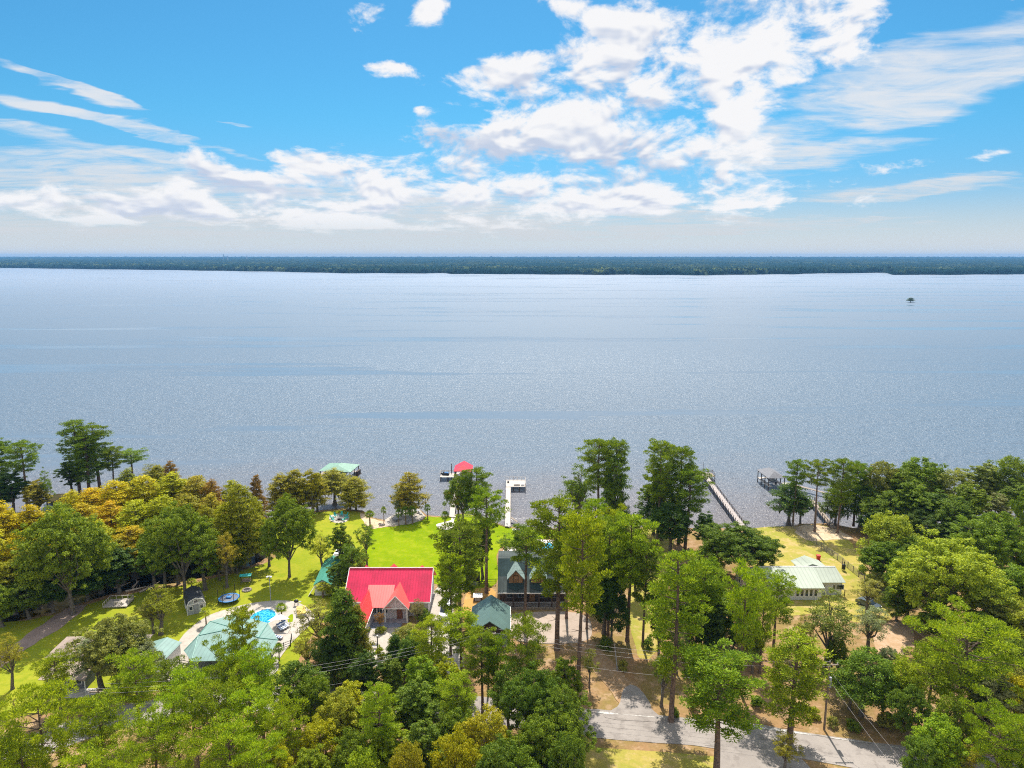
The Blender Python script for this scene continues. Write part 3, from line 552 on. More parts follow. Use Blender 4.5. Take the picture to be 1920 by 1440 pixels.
# pine tree spread: [kind, px top, py top, base row (>200) or height in metres, crown width px, tint]
TINT = {'p': (.25, .35, .015), 'P': (.31, .40, .014), 'g': (.19, .27, .018), 'd': (.085, .150, .020), 'D': (.155, .235, .022), 'o': (.29, .31, .06), 'l': (.36, .40, .03),
        'y': (.44, .43, .012), 'a': (.56, .44, .008), 'r': (.34, .19, .03), 'b': (.36, .33, .03), 'w': (.26, .27, .10), 'c': (.34, .345, .02), 's': (.27, .30, .14)}
TREES = [
 # far left and the cypress swamp
 ('lpine', 150, 787, 925, 62, 'g'), ('lpine', 188, 796, 920, 66, 'g'), ('lpine', 168, 815, 927, 62, 'g'), ('pine', 214, 838, 914, 40, 'g'), ('hpine', 250, 846, 908, 54, 'g'), ('tall', 136, 862, 925, 42, 'd'),
 ('pine', 6, 828, 958, 56, 'g'), ('hpine', 53, 830, 962, 66, 'g'), ('tall', 26, 882, 965, 60, 'd'), ('tall', 72, 902, 966, 50, 'b'), ('tall', 2, 895, 968, 55, 'd'), ('airy', 290, 868, 925, 48, 's'), ('cyp', 324, 864, 930, 34, 'r'),
 ('airy', 92, 880, 962, 30, 'g'),
 ('cyp', 178, 915, 1010, 74, 'a'), ('cyp', 226, 902, 1005, 84, 'a'), ('cyp', 276, 893, 1000, 84, 'y'), ('cyp', 330, 886, 998, 88, 'y'), ('cyp', 374, 892, 1000, 74, 'b'), ('cyp', 404, 900, 1005, 50, 'r'),
 ('cyp', 165, 945, 1045, 78, 'a'), ('cyp', 215, 940, 1050, 88, 'a'), ('cyp', 262, 938, 1055, 80, 'y'), ('cyp', 312, 930, 1048, 84, 'y'), ('cyp', 362, 930, 1040, 84, 'c'), ('cyp', 402, 925, 1040, 66, 'b'), ('mossy', 255, 985, 1085, 88, 'a'), ('mossy', 232, 1010, 1098, 60, 'b'), ('cyp', 300, 975, 1080, 70, 'c'),
 ('cyp', 458, 906, 1072, 80, 'c'), ('cyp', 430, 945, 1080, 66, 'y'), ('cyp', 486, 890, 1000, 36, 'r'), ('cyp', 440, 900, 1000, 44, 'c'), ('airy', 426, 1000, 1102, 56, 'b'), ('cyp', 482, 940, 1045, 52, 'c'),
 ('cyp', 20, 945, 1090, 84, 'a'), ('cyp', 72, 945, 1085, 80, 'a'), ('cyp', 112, 955, 1070, 70, 'y'), ('cyp', -22, 960, 1110, 80, 'a'), ('cyp', 5, 1000, 1130, 78, 'y'), ('cyp', 48, 995, 1125, 72, 'a'), ('tall', 30, 1045, 1150, 66, 'c'), ('tall', -12, 1060, 1160, 70, 'c'), ('tall', 75, 1040, 1140, 60, 'D'),
 ('big', 137, 945, 1152, 178, 'g'), ('tall', 95, 1010, 1135, 80, 'D'), ('tall', 190, 1020, 1110, 76, 'D'),
 ('big', 348, 943, 1120, 140, 'g'), ('tall', 385, 975, 1106, 70, 'g'), ('tall', 310, 985, 1105, 60, 'D'), ('big', 543, 930, 1082, 112, 'g'), ('airy', 505, 985, 1062, 50, 'g'),
 # undergrowth at the swamp
 ('oak', 55, 1090, 1160, 90, 'D'), ('oak', 5, 1100, 1175, 80, 'g'), ('oak', 165, 1060, 1125, 80, 'd'), ('tall', 225, 1030, 1112, 70, 'd'), ('oak', 100, 1085, 1148, 76, 'd'), ('tall', 290, 1010, 1100, 60, 'D'), ('tall', 335, 1010, 1095, 60, 'd'), ('oak', 412, 1015, 1088, 50, 'b'), ('tall', 60, 960, 1075, 60, 'b'), ('cyp', 190, 975, 1080, 70, 'y'), ('cyp', 145, 920, 1020, 60, 'y'), ('cyp', 245, 880, 960, 50, 'c'), ('cyp', 300, 872, 955, 50, 'c'), ('tall', 445, 1010, 1075, 36, 'd'),
 ('tall', 470, 985, 1055, 44, 'D'), ('cyp', 350, 900, 990, 70, 'y'), ('cyp', 395, 950, 1055, 60, 'c'),
 # shore cypresses
 ('cyp', 530, 890, 978, 60, 'b'), ('cyp', 556, 880, 974, 62, 'b'), ('mossy', 588, 880, 972, 56, 'c'), ('mossy', 596, 892, 966, 44, 'b'), ('mossy', 628, 879, 946, 58, 'b'), ('cyp', 668, 894, 963, 52, 'b'), ('mossy', 657, 905, 960, 44, 'c'),
 ('mossy', 770, 885, 977, 60, 'b'), ('mossy', 754, 912, 972, 34, 's'),
 ('oak', 868, 890, 986, 66, 'D'), ('pine', 893, 880, 990, 58, 'g'), ('airy', 860, 905, 984, 44, 'b'), ('hpine', 912, 923, 1112, 74, 'p'), ('tall', 905, 968, 1085, 48, 'D'),
 # shore pines right of the white dock
 ('airy', 1088, 868, 992, 76, 'D'), ('pine', 1122, 824, 1004, 66, 'g'), ('pine', 1150, 828, 1002, 52, 'g'), ('airy', 1150, 850, 1010, 62, 'D'), ('oak', 1152, 905, 1012, 56, 'D'), ('airy', 1078, 890, 988, 44, 'D'),
 ('pine', 1232, 828, 1022, 64, 'g'), ('hpine', 1272, 842, 1020, 64, 'g'), ('mossy', 1240, 880, 1020, 80, 'D'), ('pine', 1284, 880, 1034, 74, 'g'), ('mossy', 1225, 905, 1010, 58, 'd'), ('oak', 1256, 945, 1045, 96, 'd'), ('tall', 1320, 960, 1032, 44, 'd'),
 ('big', 1386, 983, 1082, 150, 'D'), ('oak', 1340, 1000, 1090, 76, 'D'), ('oak', 1425, 1010, 1080, 74, 'D'),
 # right shore
 ('mossy', 1478, 905, 986, 66, 'd'), ('hpine', 1486, 864, 986, 42, 'g'), ('mossy', 1500, 925, 984, 40, 'd'), ('hpine', 1527, 866, 997, 50, 'g'), ('pine', 1570, 862, 1000, 50, 'g'), ('mossy', 1565, 905, 990, 54, 'D'), ('pine', 1600, 868, 985, 46, 'g'), ('mossy', 1612, 900, 992, 60, 'D'),
 ('oak', 1645, 868, 985, 84, 'o'), ('tall', 1676, 872, 992, 70, 'g'), ('oak', 1716, 858, 975, 96, 'g'), ('tall', 1700, 905, 1008, 76, 'g'), ('oak', 1772, 878, 990, 96, 'o'), ('tall', 1740, 920, 1012, 84, 'D'), ('oak', 1662, 925, 1008, 84, 'D'), ('tall', 1805, 905, 1015, 78, 'g'),
 ('tall', 1838, 870, 960, 60, 'o'), ('oak', 1885, 858, 960, 84, 'g'), ('tall', 1862, 928, 1010, 56, 'w'), ('tall', 1905, 900, 985, 70, 'D'), ('oak', 1778, 935, 1030, 90, 'D'), ('oak', 1925, 905, 1040, 70, 'g'), ('tall', 1640, 955, 1010, 60, 'd'), ('oak', 1720, 960, 1030, 80, 'd'),
 ('oak', 1664, 968, 1085, 112, 'l'), ('oak', 1648, 1015, 1105, 84, 'g'), ('big', 1852, 960, 1100, 150, 'g'), ('oak', 1908, 1000, 1095, 100, 'g'), ('big', 1757, 1003, 1192, 214, 'l'), ('oak', 1700, 1045, 1160, 96, 'g'), ('oak', 1818, 1050, 1170, 100, 'g'), ('airy', 1625, 1085, 1148, 60, 'o'),
 ('oak', 1905, 1060, 1170, 96, 'g'), ('tall', 1860, 1120, 1225, 110, 'o'), ('oak', 1912, 1130, 1250, 110, 'l'), ('oak', 1830, 1155, 1250, 86, 'D'), ('oak', 1890, 1195, 1290, 96, 'D'),
 # middle right
 ('oak', 1688, 1242, 1350, 84, 'P'), ('oak', 1655, 1262, 1352, 80, 'g'), ('oak', 1700, 1290, 1400, 70, 'D'), ('oak', 1568, 1195, 1275, 46, 'D'), ('shrub', 1662, 1330, 1366, 50, 'o'), ('shrub', 1600, 1345, 1370, 40, 'D'), ('oak', 1830, 1230, 1340, 110, 'p'), ('shrub', 1265, 1322, 1345, 24, 'D'), ('oak', 1375, 1150, 1230, 60, 'D'),
 ('oak', 1875, 1240, 1350, 90, 'o'), ('oak', 1780, 1310, 1430, 80, 'g'), ('shrub', 1615, 1060, 1074, 22, 'l'), ('oak', 1640, 1072, 1120, 40, 'o'), ('tall', 1800, 975, 1050, 80, 'D'), ('oak', 1690, 1005, 1100, 90, 'g'), ('tall', 1330, 1150, 1240, 50, 'd'), ('oak', 1305, 1150, 1225, 60, 'D'),
 ('dpine', 1386, 1072, 1296, 88, 'P'), ('dpine', 1450, 1084, 1216, 78, 'P'), ('airy', 1545, 1108, 1262, 112, 'o'), ('airy', 1626, 1135, 1230, 76, 's'), ('oak', 1614, 1225, 1342, 124, 'D'), ('airy', 1592, 1250, 1330, 60, 's'),
 ('bpine', 1790, 1172, 1362, 212, 'P'), ('dpine', 1735, 1235, 1370, 120, 'p'), ('tall', 1850, 1270, 1400, 100, 'w'), ('tall', 1905, 1262, 1390, 80, 'y'), ('oak', 1752, 1350, 1480, 100, 'p'), ('bpine', 1862, 1345, 1510, 140, 'P'), ('oak', 1720, 1380, 1500, 70, 'D'), ('oak', 1915, 1385, 1520, 90, 'g'), ('airy', 1800, 1395, 1500, 70, 'c'),
 ('lpine', 1258, 1032, 1352, 116, 'p'), ('tall', 1290, 1060, 1205, 84, 'p'), ('tall', 1322, 1080, 1215, 76, 'D'), ('mossy', 1292, 1115, 1216, 66, 'D'), ('tall', 1345, 1110, 1225, 70, 'D'), ('tall', 1235, 1090, 1240, 50, 'g'), ('tall', 1340, 1062, 1180, 60, 'p'), ('airy', 1240, 1210, 1325, 60, 'g'),
 ('pine', 1343, 1230, 1450, 146, 'p'), ('lpine', 1480, 1192, 1392, 120, 'P'), ('airy', 1470, 1375, 1450, 60, 'b'),
 ('pine', 1176, 966, 1202, 84, 'p'), ('pine', 1084, 968, 1292, 92, 'P'), ('pine', 1044, 938, 1218, 116, 'p'), ('hpine', 984, 992, 1172, 76, 'g'), ('airy', 948, 1000, 1050, 46, 'g'), ('pine', 1112, 935, 1110, 52, 'p'), ('tall', 1132, 1050, 1188, 76, 'D'), ('oak', 1146, 1085, 1202, 74, 'd'), ('dpine', 1150, 958, 1100, 56, 'P'), ('tall', 1192, 1010, 1120, 50, 'p'),
 ('pine', 862, 983, 1200, 96, 'g'), ('pine', 845, 1040, 1230, 56, 'p'), ('oak', 985, 985, 1072, 50, 'g'),
 # middle left, round the red roofed house
 ('tall', 642, 983, 1070, 46, 'g'), ('oak', 662, 1022, 1112, 58, 'D'), ('tall', 636, 1052, 1118, 40, 'D'), ('airy', 688, 980, 1060, 40, 'D'), ('airy', 605, 1000, 1066, 54, 'l'), ('shrub', 622, 1094, 1118, 34, 'l'), ('shrub', 632, 1100, 1122, 34, 'D'),
 ('dark', 648, 1105, 1275, 106, 'D'), ('dark', 672, 1135, 1265, 70, 'b'), ('airy', 600, 1128, 1230, 86, 'o'), ('airy', 575, 1185, 1262, 70, 'b'), ('oak', 622, 1190, 1285, 70, 'd'),
 ('airy', 713, 1148, 1182, 20, 'r'), ('airy', 782, 1124, 1172, 36, 'w'), ('oak', 762, 1176, 1246, 76, 'o'), ('shrub', 795, 1135, 1168, 44, 'D'), ('dark', 742, 1190, 1275, 50, 'd'), ('oak', 775, 1190, 1285, 70, 'D'), ('shrub', 714, 1172, 1186, 30, 'l'), ('shrub', 712, 1206, 1236, 24, 'P'),
 # left lower ground
 ('big', 224, 1155, 1296, 160, 'o'), ('airy', 190, 1190, 1292, 110, 's'), ('oak', 262, 1195, 1300, 96, 's'), ('airy', 302, 1100, 1190, 80, 'c'), ('airy', 288, 1120, 1188, 50, 'o'), ('airy', 24, 1190, 1292, 64, 'b'), ('dpine', 115, 1232, 1335, 78, 'P'),
 ('dpine', 264, 1234, 1380, 96, 'P'), ('dpine', 325, 1246, 1340, 72, 'g'), ('pine', 470, 1140, 1340, 56, 'P'), ('dpine', 432, 1212, 1375, 76, 'p'), ('dpine', 495, 1222, 1390, 84, 'P'), ('dpine', 366, 1262, 1400, 100, 'P'), ('oak', 560, 1248, 1370, 110, 'D'), ('dpine', 450, 1245, 1390, 90, 'P'), ('oak', 590, 1270, 1390, 80, 'g'),
 ('bpine', 95, 1312, 1520, 170, 'P'), ('dpine', 198, 1316, 1470, 100, 'p'), ('dpine', 340, 1302, 1460, 90, 'P'), ('dpine', 408, 1290, 1450, 110, 'p'), ('bpine', 296, 1352, 1500, 136, 'P'), ('dpine', 18, 1385, 1540, 110, 'P'), ('dpine', 60, 1410, 1560, 100, 'P'), ('dpine', 180, 1420, 1600, 110, 'P'), ('dpine', 8, 1335, 1500, 60, 'P'), ('dpine', 240, 1425, 1600, 100, 'P'), ('dpine', 480, 1300, 1460, 110, 'P'), ('dpine', 535, 1320, 1480, 100, 'P'), ('dpine', 440, 1370, 1540, 110, 'P'), ('dpine', 385, 1385, 1560, 100, 'p'), ('dpine', 500, 1395, 1560, 100, 'P'),
 ('oak', 640, 1300, 1440, 96, 'l'), ('tall', 660, 1280, 1390, 60, 'y'), ('tall', 715, 1290, 1430, 90, 'p'), ('oak', 605, 1350, 1480, 100, 'y'), ('oak', 660, 1375, 1510, 90, 'g'), ('tall', 590, 1400, 1540, 80, 'p'), ('tall', 730, 1360, 1500, 90, 'p'), ('oak', 690, 1410, 1560, 90, 'p'),
 ('lpine', 718, 1285, 1500, 70, 'p'), ('pine', 812, 1163, 1310, 70, 'P'), ('pine', 866, 1148, 1282, 72, 'P'), ('pine', 905, 1185, 1338, 66, 'p'), ('dpine', 935, 1200, 1340, 76, 'p'), ('tall', 795, 1230, 1380, 84, 'p'), ('tall', 838, 1235, 1360, 66, 'y'), ('tall', 785, 1280, 1420, 90, 'D'), ('pine', 862, 1270, 1420, 76, 'p'), ('oak', 850, 1330, 1460, 86, 'g'), ('oak', 915, 1330, 1480, 100, 'c'), ('oak', 858, 1370, 1540, 96, 'y'), ('oak', 770, 1400, 1560, 90, 'c'), ('tall', 800, 1350, 1500, 84, 'D'), ('oak', 930, 1390, 1560, 100, 'D'),
 ('dpine', 988, 1168, 1340, 92, 'g'), ('big', 1005, 1250, 1420, 136, 'D'), ('big', 1052, 1290, 1460, 130, 'D'), ('tall', 1060, 1230, 1370, 66, 'g'), ('oak', 955, 1250, 1380, 84, 'D'), ('big', 1010, 1340, 1500, 140, 'g'), ('oak', 975, 1410, 1560, 110, 'g'), ('oak', 1060, 1380, 1540, 90, 'D'),
 ('tall', 690, 1225, 1330, 60, 'd'), ('tall', 735, 1235, 1330, 56, 'D'), ('oak', 520, 1390, 1540, 80, 'y'),
 # understorey on the right
 ('oak', 1412, 1178, 1240, 44, 'D'), ('oak', 1510, 1196, 1260, 44, 'g'), ('shrub', 1290, 1240, 1268, 34, 'D'), ('shrub', 1320, 1268, 1292, 28, 'o'), ('shrub', 1215, 1190, 1215, 30, 'D'), ('shrub', 1420, 1300, 1325, 34, 'g'), ('shrub', 1300, 1305, 1330, 30, 'o'), ('shrub', 1524, 1322, 1345, 34, 'l'),
 ('airy', 1410, 1180, 1262, 50, 'g'), ('oak', 1680, 1100, 1165, 60, 'D'), ('tall', 1745, 1120, 1215, 70, 'g'), ('oak', 1660, 1215, 1262, 40, 's'), ('oak', 1745, 1195, 1260, 60, 'o'), ('airy', 1268, 1160, 1262, 52, 'D'), ('shrub', 1135, 1190, 1216, 40, 'D'), ('shrub', 1168, 1232, 1256, 26, 'o'), ('airy', 1105, 1215, 1290, 34, 'o'), ('tall', 1395, 1100, 1200, 50, 'D'),
 ('shrub', 1560, 1340, 1362, 30, 'o'), ('shrub', 1380, 1325, 1346, 30, 'l'), ('airy', 1505, 1150, 1225, 44, 'o'), ('pine', 1100, 1010, 1180, 50, 'g'), ('hpine', 1062, 985, 1160, 60, 'g'),
 ('pine', 1140, 975, 1190, 74, 'g'), ('pine', 1312, 1050, 1232, 76, 'p'), ('dpine', 1424, 1118, 1262, 66, 'p'), ('pine', 1205, 1022, 1212, 56, 'g'),
 # just beyond the frame
 ('oak', 1985, 1010, 1120, 120, 'g'), ('oak', 2060, 900, 1000, 110, 'D'), ('oak', 1990, 880, 985, 100, 'o'), ('oak', 2050, 1120, 1260, 140, 'g'), ('big', 2010, 1240, 1400, 160, 'D'), ('pine', 2110, 980, 1140, 90, 'p'), ('oak', 2140, 1060, 1180, 120, 'l'), ('bpine', 2120, 1300, 1500, 170, 'p'),
 # palms
 ('palm', 720, 949, 979, 14, 'g'), ('palm', 748, 953, 986, 17, 'D'), ('palm', 761, 949, 984, 24, 'D'), ('palm', 774, 948, 983, 22, 'D'), ('palm', 802, 945, 974, 17, 'g'), ('palm', 835, 958, 991, 22, 'g'), ('palm', 694, 957, 985, 24, 'g'),
 ('palm', 387, 1138, 1172, 24, 'l'), ('palm', 529, 1131, 1168, 27, 'g'), ('palm', 360, 1085, 1104, 24, 'l'), ('palm', 606, 1092, 1120, 34, 'l'), ('palm', 524, 1205, 1240, 22, 'g'),
 ('mossy', 1707, 558, 567, 13, 'd'),
]

# ------------------------------------------------------------------ placing trees, each with its own label
TW = {'p': "bright green", 'P': "yellow-green", 'g': "mid green", 'd': "very dark green", 'D': "deep green", 'o': "olive green", 'l': "light green", 'y': "yellowing", 'a': "golden orange", 'r': "rusty red", 'b': "bronze brown", 'w': "pale greyish", 'c': "yellow-olive", 's': "silvery grey-green"}
KW = {'pine': ("bare trunked pine", "pine"), 'dpine': ("bushy pine", "pine"), 'big': ("broad tree", "tree"), 'bpine': ("broad pine", "pine"), 'hpine': ("slender high-crowned pine", "pine"), 'lpine': ("lofty pine", "pine"), 'oak': ("rounded tree", "tree"), 'tall': ("upright tree", "tree"), 'airy': ("airy tree", "tree"),
      'cyp': ("cypress", "cypress"), 'mossy': ("mossy tree", "tree"), 'dark': ("dense magnolia", "magnolia"), 'palm': ("fan palm", "palm"), 'shrub': ("low shrub", "shrub")}
GW = {'pine': "pines among the houses and on the shore", 'dpine': "bushy pines near the road", 'big': "broad spreading trees", 'bpine': "broad spreading pines", 'hpine': "slender high-crowned pines", 'lpine': "lofty open pines", 'oak': "round crowned broadleaf trees", 'tall': "upright broadleaf trees", 'airy': "thin crowned trees", 'cyp': "cypresses by the swamp and shore",
      'mossy': "moss hung trees by the water", 'dark': "magnolias in front of the red roofed house", 'palm': "fan palms in the gardens", 'shrub': "shrubs near the houses"}
LMK = [("the red roofed house", 725, 1105), ("the teal pavilion roof", 425, 1195), ("the dark dormered house", 1000, 1095), ("the pale green roofed house", 1515, 1085), ("the white L shaped dock", 960, 940), ("the red roofed boathouse", 868, 872),
       ("the green roofed boathouse", 637, 872), ("the railed pier", 1350, 930), ("the grey roofed boathouse", 1447, 888), ("the barn style shed", 365, 1130), ("the tan roofed house", 130, 1225), ("the open green pavilion", 920, 1155),
       ("the road at lower right", 1250, 1370), ("the roadside utility pole", 1548, 1300), ("the teal chair fire pit", 637, 970), ("the bright lawn", 760, 1030), ("the long diagonal fence", 1585, 1062), ("the dark swamp water", 260, 1075),
       ("the bottom left corner", 60, 1420), ("the bottom right corner", 1860, 1420), ("the bottom edge's middle", 760, 1420), ("the bushes left of the road", 1030, 1400), ("the photo's left edge", 0, 1000), ("the photo's right edge", 1915, 1000),
       ("the sandy clearing", 1690, 1220), ("the white walled shed", 597, 1080), ("the curved pool deck", 560, 1190), ("the paved parking pad", 1050, 1180), ("the upper left shore", 170, 900), ("the wooded right shore", 1740, 920), ("the lower left woods", 380, 1370), ("the triangular patio", 765, 970)]
ENT = []
for i, (kd, px, ty, by, wpx, ti) in enumerate(TREES):
    g = at(px, by, 0.0 if kd in ('cyp', 'mossy') and by < 1100 else 1.0)
    d = ray(px, ty); h = CAMH+d.z/d.y*g.y-g.z
    zc = g.y*math.cos(PITCH)+(CAMH-h*.7)*math.sin(PITCH); wm = wpx/F*zc
    ENT.append(dict(k=kd, g=g, h=h, w=wm, t=ti, px=px, py=(ty*.65+min(by, 1440)*.35)))
ENT += []
WN = ["leftmost", "second from left", "third from left", "fourth from left", "fifth from left", "sixth from left", "seventh from left", "eighth from left", "ninth from left", "tenth from left", "eleventh from left", "twelfth from left"]
NW = ["zero", "one", "two", "three", "four", "five", "six", "seven", "eight", "nine", "ten", "eleven", "twelve"]
from collections import defaultdict
bas = defaultdict(list)
for e in ENT:
    best = min(LMK, key=lambda l: math.hypot(e['px']-l[1], (e['py']-l[2])*1.3)); dx = e['px']-best[1]; dy = e['py']-best[2]
    if math.hypot(dx, dy) < 16: rel = "beside"
    elif abs(dx) > abs(dy)*1.2: rel = "left of" if dx < 0 else "right of"
    else: rel = "beyond" if dy < 0 else "before"
    if best[0].startswith(("the photo", "the bottom", "the lower", "the upper")): rel = "near"
    e['b'] = (TW[e['t']]+" "+KW[e['k']][0], rel, best[0]); bas[e['b']].append(e)
for b_, es in bas.items():
    es.sort(key=lambda e: e['px'])
    for j, e in enumerate(es):
        if len(es) == 1: e['l'] = f"{b_[0]} {b_[1]} {b_[2]}"
        elif len(es) == 2: e['l'] = f"{b_[0]} {b_[1]} {b_[2]}, {'left' if j == 0 else 'right'} one of two"
        else: e['l'] = f"{b_[0]} {b_[1]} {b_[2]}, {WN[j]} of {NW[len(es)]}"
for e in ENT:
    if e['px'] == 1707: e['l'] = "lone small cypress standing far out in the open lake"
used = defaultdict(int); rt = random.Random(77)
for e in ENT:
    pr = PROTO[e['k']]; i = used[e['k']]; used[e['k']] += 1; p = pr[i % len(pr)]
    o = p if i < len(pr) else copy_tree(p)
    e['src'] = p; e['o'] = o
for e in ENT:
    o = e['o']; H0, R0 = o['_H'], o['_R']; o.location = e['g']; k = e['w']/(2*R0*1.12)*{'palm': 1.1, 'shrub': 1.1, 'dpine': 1.02, 'bpine': 1.05, 'big': 1.18, 'dark': 1.1, 'pine': 1.22, 'lpine': 1.25}.get(e['k'], 1.25); zs = e['h']/H0
    o.scale = (k, k, zs); o.rotation_euler = (0, 0, rt.uniform(0, 6.28) if e['k'] != 'dark' else 0)
    c = TINT[e['t']]; f_ = rt.uniform(.85, 1.15); hh_ = rt.uniform(-.1, .1)
    for ch in o.children:
        if ch.name.startswith('crown'): ch.color = (c[0]*f_*(1+hh_), c[1]*f_, c[2]*f_, 1)
    tag(o, e['l'], KW[e['k']][1] if o.name.split('.')[0] != 'cypress_tree' else 'cypress', GW[e['k']])
for o in list(C.objects):
    for k in ('_H', '_R'):
        if k in o: del o[k]

# ------------------------------------------------------------------ materials for built things
RED = mat("red_metal", (0.66, 0.014, 0.075), .42, 0, .13, .35, .4, stripes=(0, .55)); REDY = mat("red_metal_side", (0.66, 0.05, 0.05), .33, 0, .06, .6, .6, stripes=(1, .55))
REDW = mat("red_metal_glint", (0.72, 0.13, 0.11), .34, 0, .06, .6, .7, stripes=(0, .5))  # paler copy of the roof red, sun glint on the low slope put into colour
WHITE = mat("white_paint", (0.78, 0.76, 0.74), .5, var=.05); LIL = mat("pale_siding", (0.66, 0.62, 0.65), .7, var=.06, stripes=(2, .25)); GLASS = mat("dark_glass", (0.03, 0.04, 0.05), .08, var=.1, spec=.8)
TEAL = mat("teal_metal", (0.19, 0.31, 0.275), .65, 0, .08, .5, .5, stripes=(0, .7)); DKG = mat("dark_green_metal", (0.045, 0.07, 0.07), .85, 0, .15, .4, .08, stripes=(0, .6)); DKG2 = mat("grey_green_metal", (0.085, 0.10, 0.095), .9, 0, .15, .4, .05, stripes=(0, .6))
PAV = mat("pavilion_green", (0.11, 0.185, 0.165), .45, 0, .08, .4, .5, stripes=(1, .6)); PALE = mat("pale_green_metal", (0.42, 0.46, 0.37), .65, 0, .06, .3, .4, stripes=(0, .8))
WOOD = mat("weathered_wood", (0.34, 0.27, 0.21), .85, var=.2, scale=3, stripes=(1, .28)); WOODL = mat("pale_planks", (0.52, 0.46, 0.40), .8, var=.12, scale=2, stripes=(1, .25)); WOODD = mat("dark_wood", (0.07, 0.045, 0.035), .8, var=.25)
PILE = mat("piling", (0.11, 0.085, 0.07), .9, var=.3); BLACK = mat("black_metal", (0.02, 0.02, 0.022), .5); GREYR = mat("grey_shingle", (0.34, 0.33, 0.33), .8, var=.1, scale=2); TANR = mat("tan_shingle", (0.40, 0.31, 0.25), .85, var=.1, scale=2, stripes=(1, .35))
BLUEP = mat("blue_plastic", (0.04, 0.22, 0.55), .5); TEALP = mat("teal_plastic", (0.03, 0.42, 0.40), .5); YEL = mat("yellow_cushion", (0.72, 0.52, 0.16), .9, stripes=(1, .5)); GREY = mat("grey_paint", (0.32, 0.33, 0.36), .6); STONE = mat("stone_ring", (0.42, 0.36, 0.32), .9, var=.3, scale=5)
BEIGE = mat("beige_siding", (0.58, 0.47, 0.38), .8, var=.06, stripes=(2, .3)); REDP = mat("red_plastic", (0.6, 0.03, 0.03), .5); GOLDW = mat("cedar_shake", (0.36, 0.20, 0.10), .8, var=.3, scale=4); CONC = mat("cast_concrete", (0.5, 0.47, 0.43), .85)
STRIPE = mat("navy_stripe_fabric", (0.75, 0.76, 0.8), .9); 
m_, q_, o_ = newmat("striped_fabric"); s_ = q_.new('ShaderNodeSeparateXYZ', {0: q_.new('ShaderNodeTexCoord').outputs['Object']})
b_ = q_.new('ShaderNodeBsdfPrincipled', {'Base Color': q_.mix(q_.m('GREATER_THAN', q_.m('FRACT', q_.m('DIVIDE', s_.outputs[1], .5)), .5), (.75, .77, .8), (.02, .07, .2)), 'Roughness': .9}); q_.l.new(b_.outputs[0], o_.inputs[0]); STR2 = m_

def window(root, x, y, z, w_, h_, side='-y', frame=WHITE, mull=0):
    s_ = {'-y': (0, -1), '+y': (0, 1), '-x': (-1, 0), '+x': (1, 0)}[side]
    f = MB(); p = MB()
    def bx(mb, a0, a1, z0, z1, d0, d1):
        if s_[1]: mb.box(a0, y+s_[1]*d0, z0, a1, y+s_[1]*d1, z1)
        else: mb.box(x+s_[0]*d0, a0, z0, x+s_[0]*d1, a1, z1)
    c = x if s_[1] else y
    bx(f, c-w_/2-.1, c-w_/2, z-.1, z+h_+.1, -.02, .07); bx(f, c+w_/2, c+w_/2+.1, z-.1, z+h_+.1, -.02, .07); bx(f, c-w_/2, c+w_/2, z-.1, z, -.02, .07); bx(f, c-w_/2, c+w_/2, z+h_, z+h_+.1, -.02, .07)
    for i in range(mull): a = c-w_/2+w_*(i+1)/(mull+1); bx(f, a-.04, a+.04, z, z+h_, .032, .06)
    bx(p, c-w_/2, c+w_/2, z, z+h_, -.02, .03)
    fo = f.build("window", frame, root); p.build("pane", GLASS, fo); return fo
def gable_roof(mb, x0, x1, y0, y1, ze, zr, axis='x', th=.14, yr=None):
    if axis == 'x':
        c = (y0+y1)/2 if yr is None else yr
        mb.slab([(x0, y0, ze), (x1, y0, ze), (x1, c, zr), (x0, c, zr)], th); mb.slab([(x1, y1, ze), (x0, y1, ze), (x0, c, zr+.003), (x1, c, zr+.003)], th)
    else:
        c = (x0+x1)/2
        mb.slab([(x0, y0, ze), (c, y0, zr), (c, y1, zr), (x0, y1, ze)], th); mb.slab([(x1, y0, ze), (c, y0, zr+.003), (c, y1, zr+.003), (x1, y1, ze)], th)
def posts(root, pts, z0, z1, r, m, name="post"):
    for x, y in pts: MB().box(x-r, y-r, z0, x+r, y+r, z1).build(name, m, root)
def loc_of(x, y): return (x, y, 1.0)

# ---- red roofed house
hx, hy = (at(645, 1129, 4.2)+at(806, 1129, 4.2)).x/2, at(725, 1129, 4.2).y+6.0
R_ = thing("house", "large red metal roofed house with pink gabled entry and three back dormers", "house", loc_of(hx, hy))
W2 = 8.35
b = MB(); b.box(-W2+.5, -5.5, -.1, W2-.5, 5.5, 3.2); b.prism([(-W2+.5, -5.5, 3.2), (-W2+.5, 5.5, 3.2), (-W2+.5, 0, 7.1)], (2*W2-1, 0, 0)); b.build("wall", LIL, R_)
b = MB(); gable_roof(b, -W2, W2, -6.05, 6.05, 3.25, 7.5, 'x', .16); b.build("roof", RED, R_)
b = MB(); b.box(-W2, -.18, 7.5, W2, .18, 7.6); b.build("ridge_cap", mat("pink_trim", (.75, .38, .38), .4), R_)
b = MB(); b.box(-W2, -6.14, 3.0, W2, -6.06, 3.26); b.slab([(W2, -6.05, 3.27), (W2+.14, -6.05, 3.27), (W2+.14, 0, 7.52), (W2, 0, 7.52)], .3); b.slab([(-W2-.14, -6.05, 3.27), (-W2, -6.05, 3.27), (-W2, 0, 7.52), (-W2-.14, 0, 7.52)], .3); b.build("fascia", WHITE, R_)
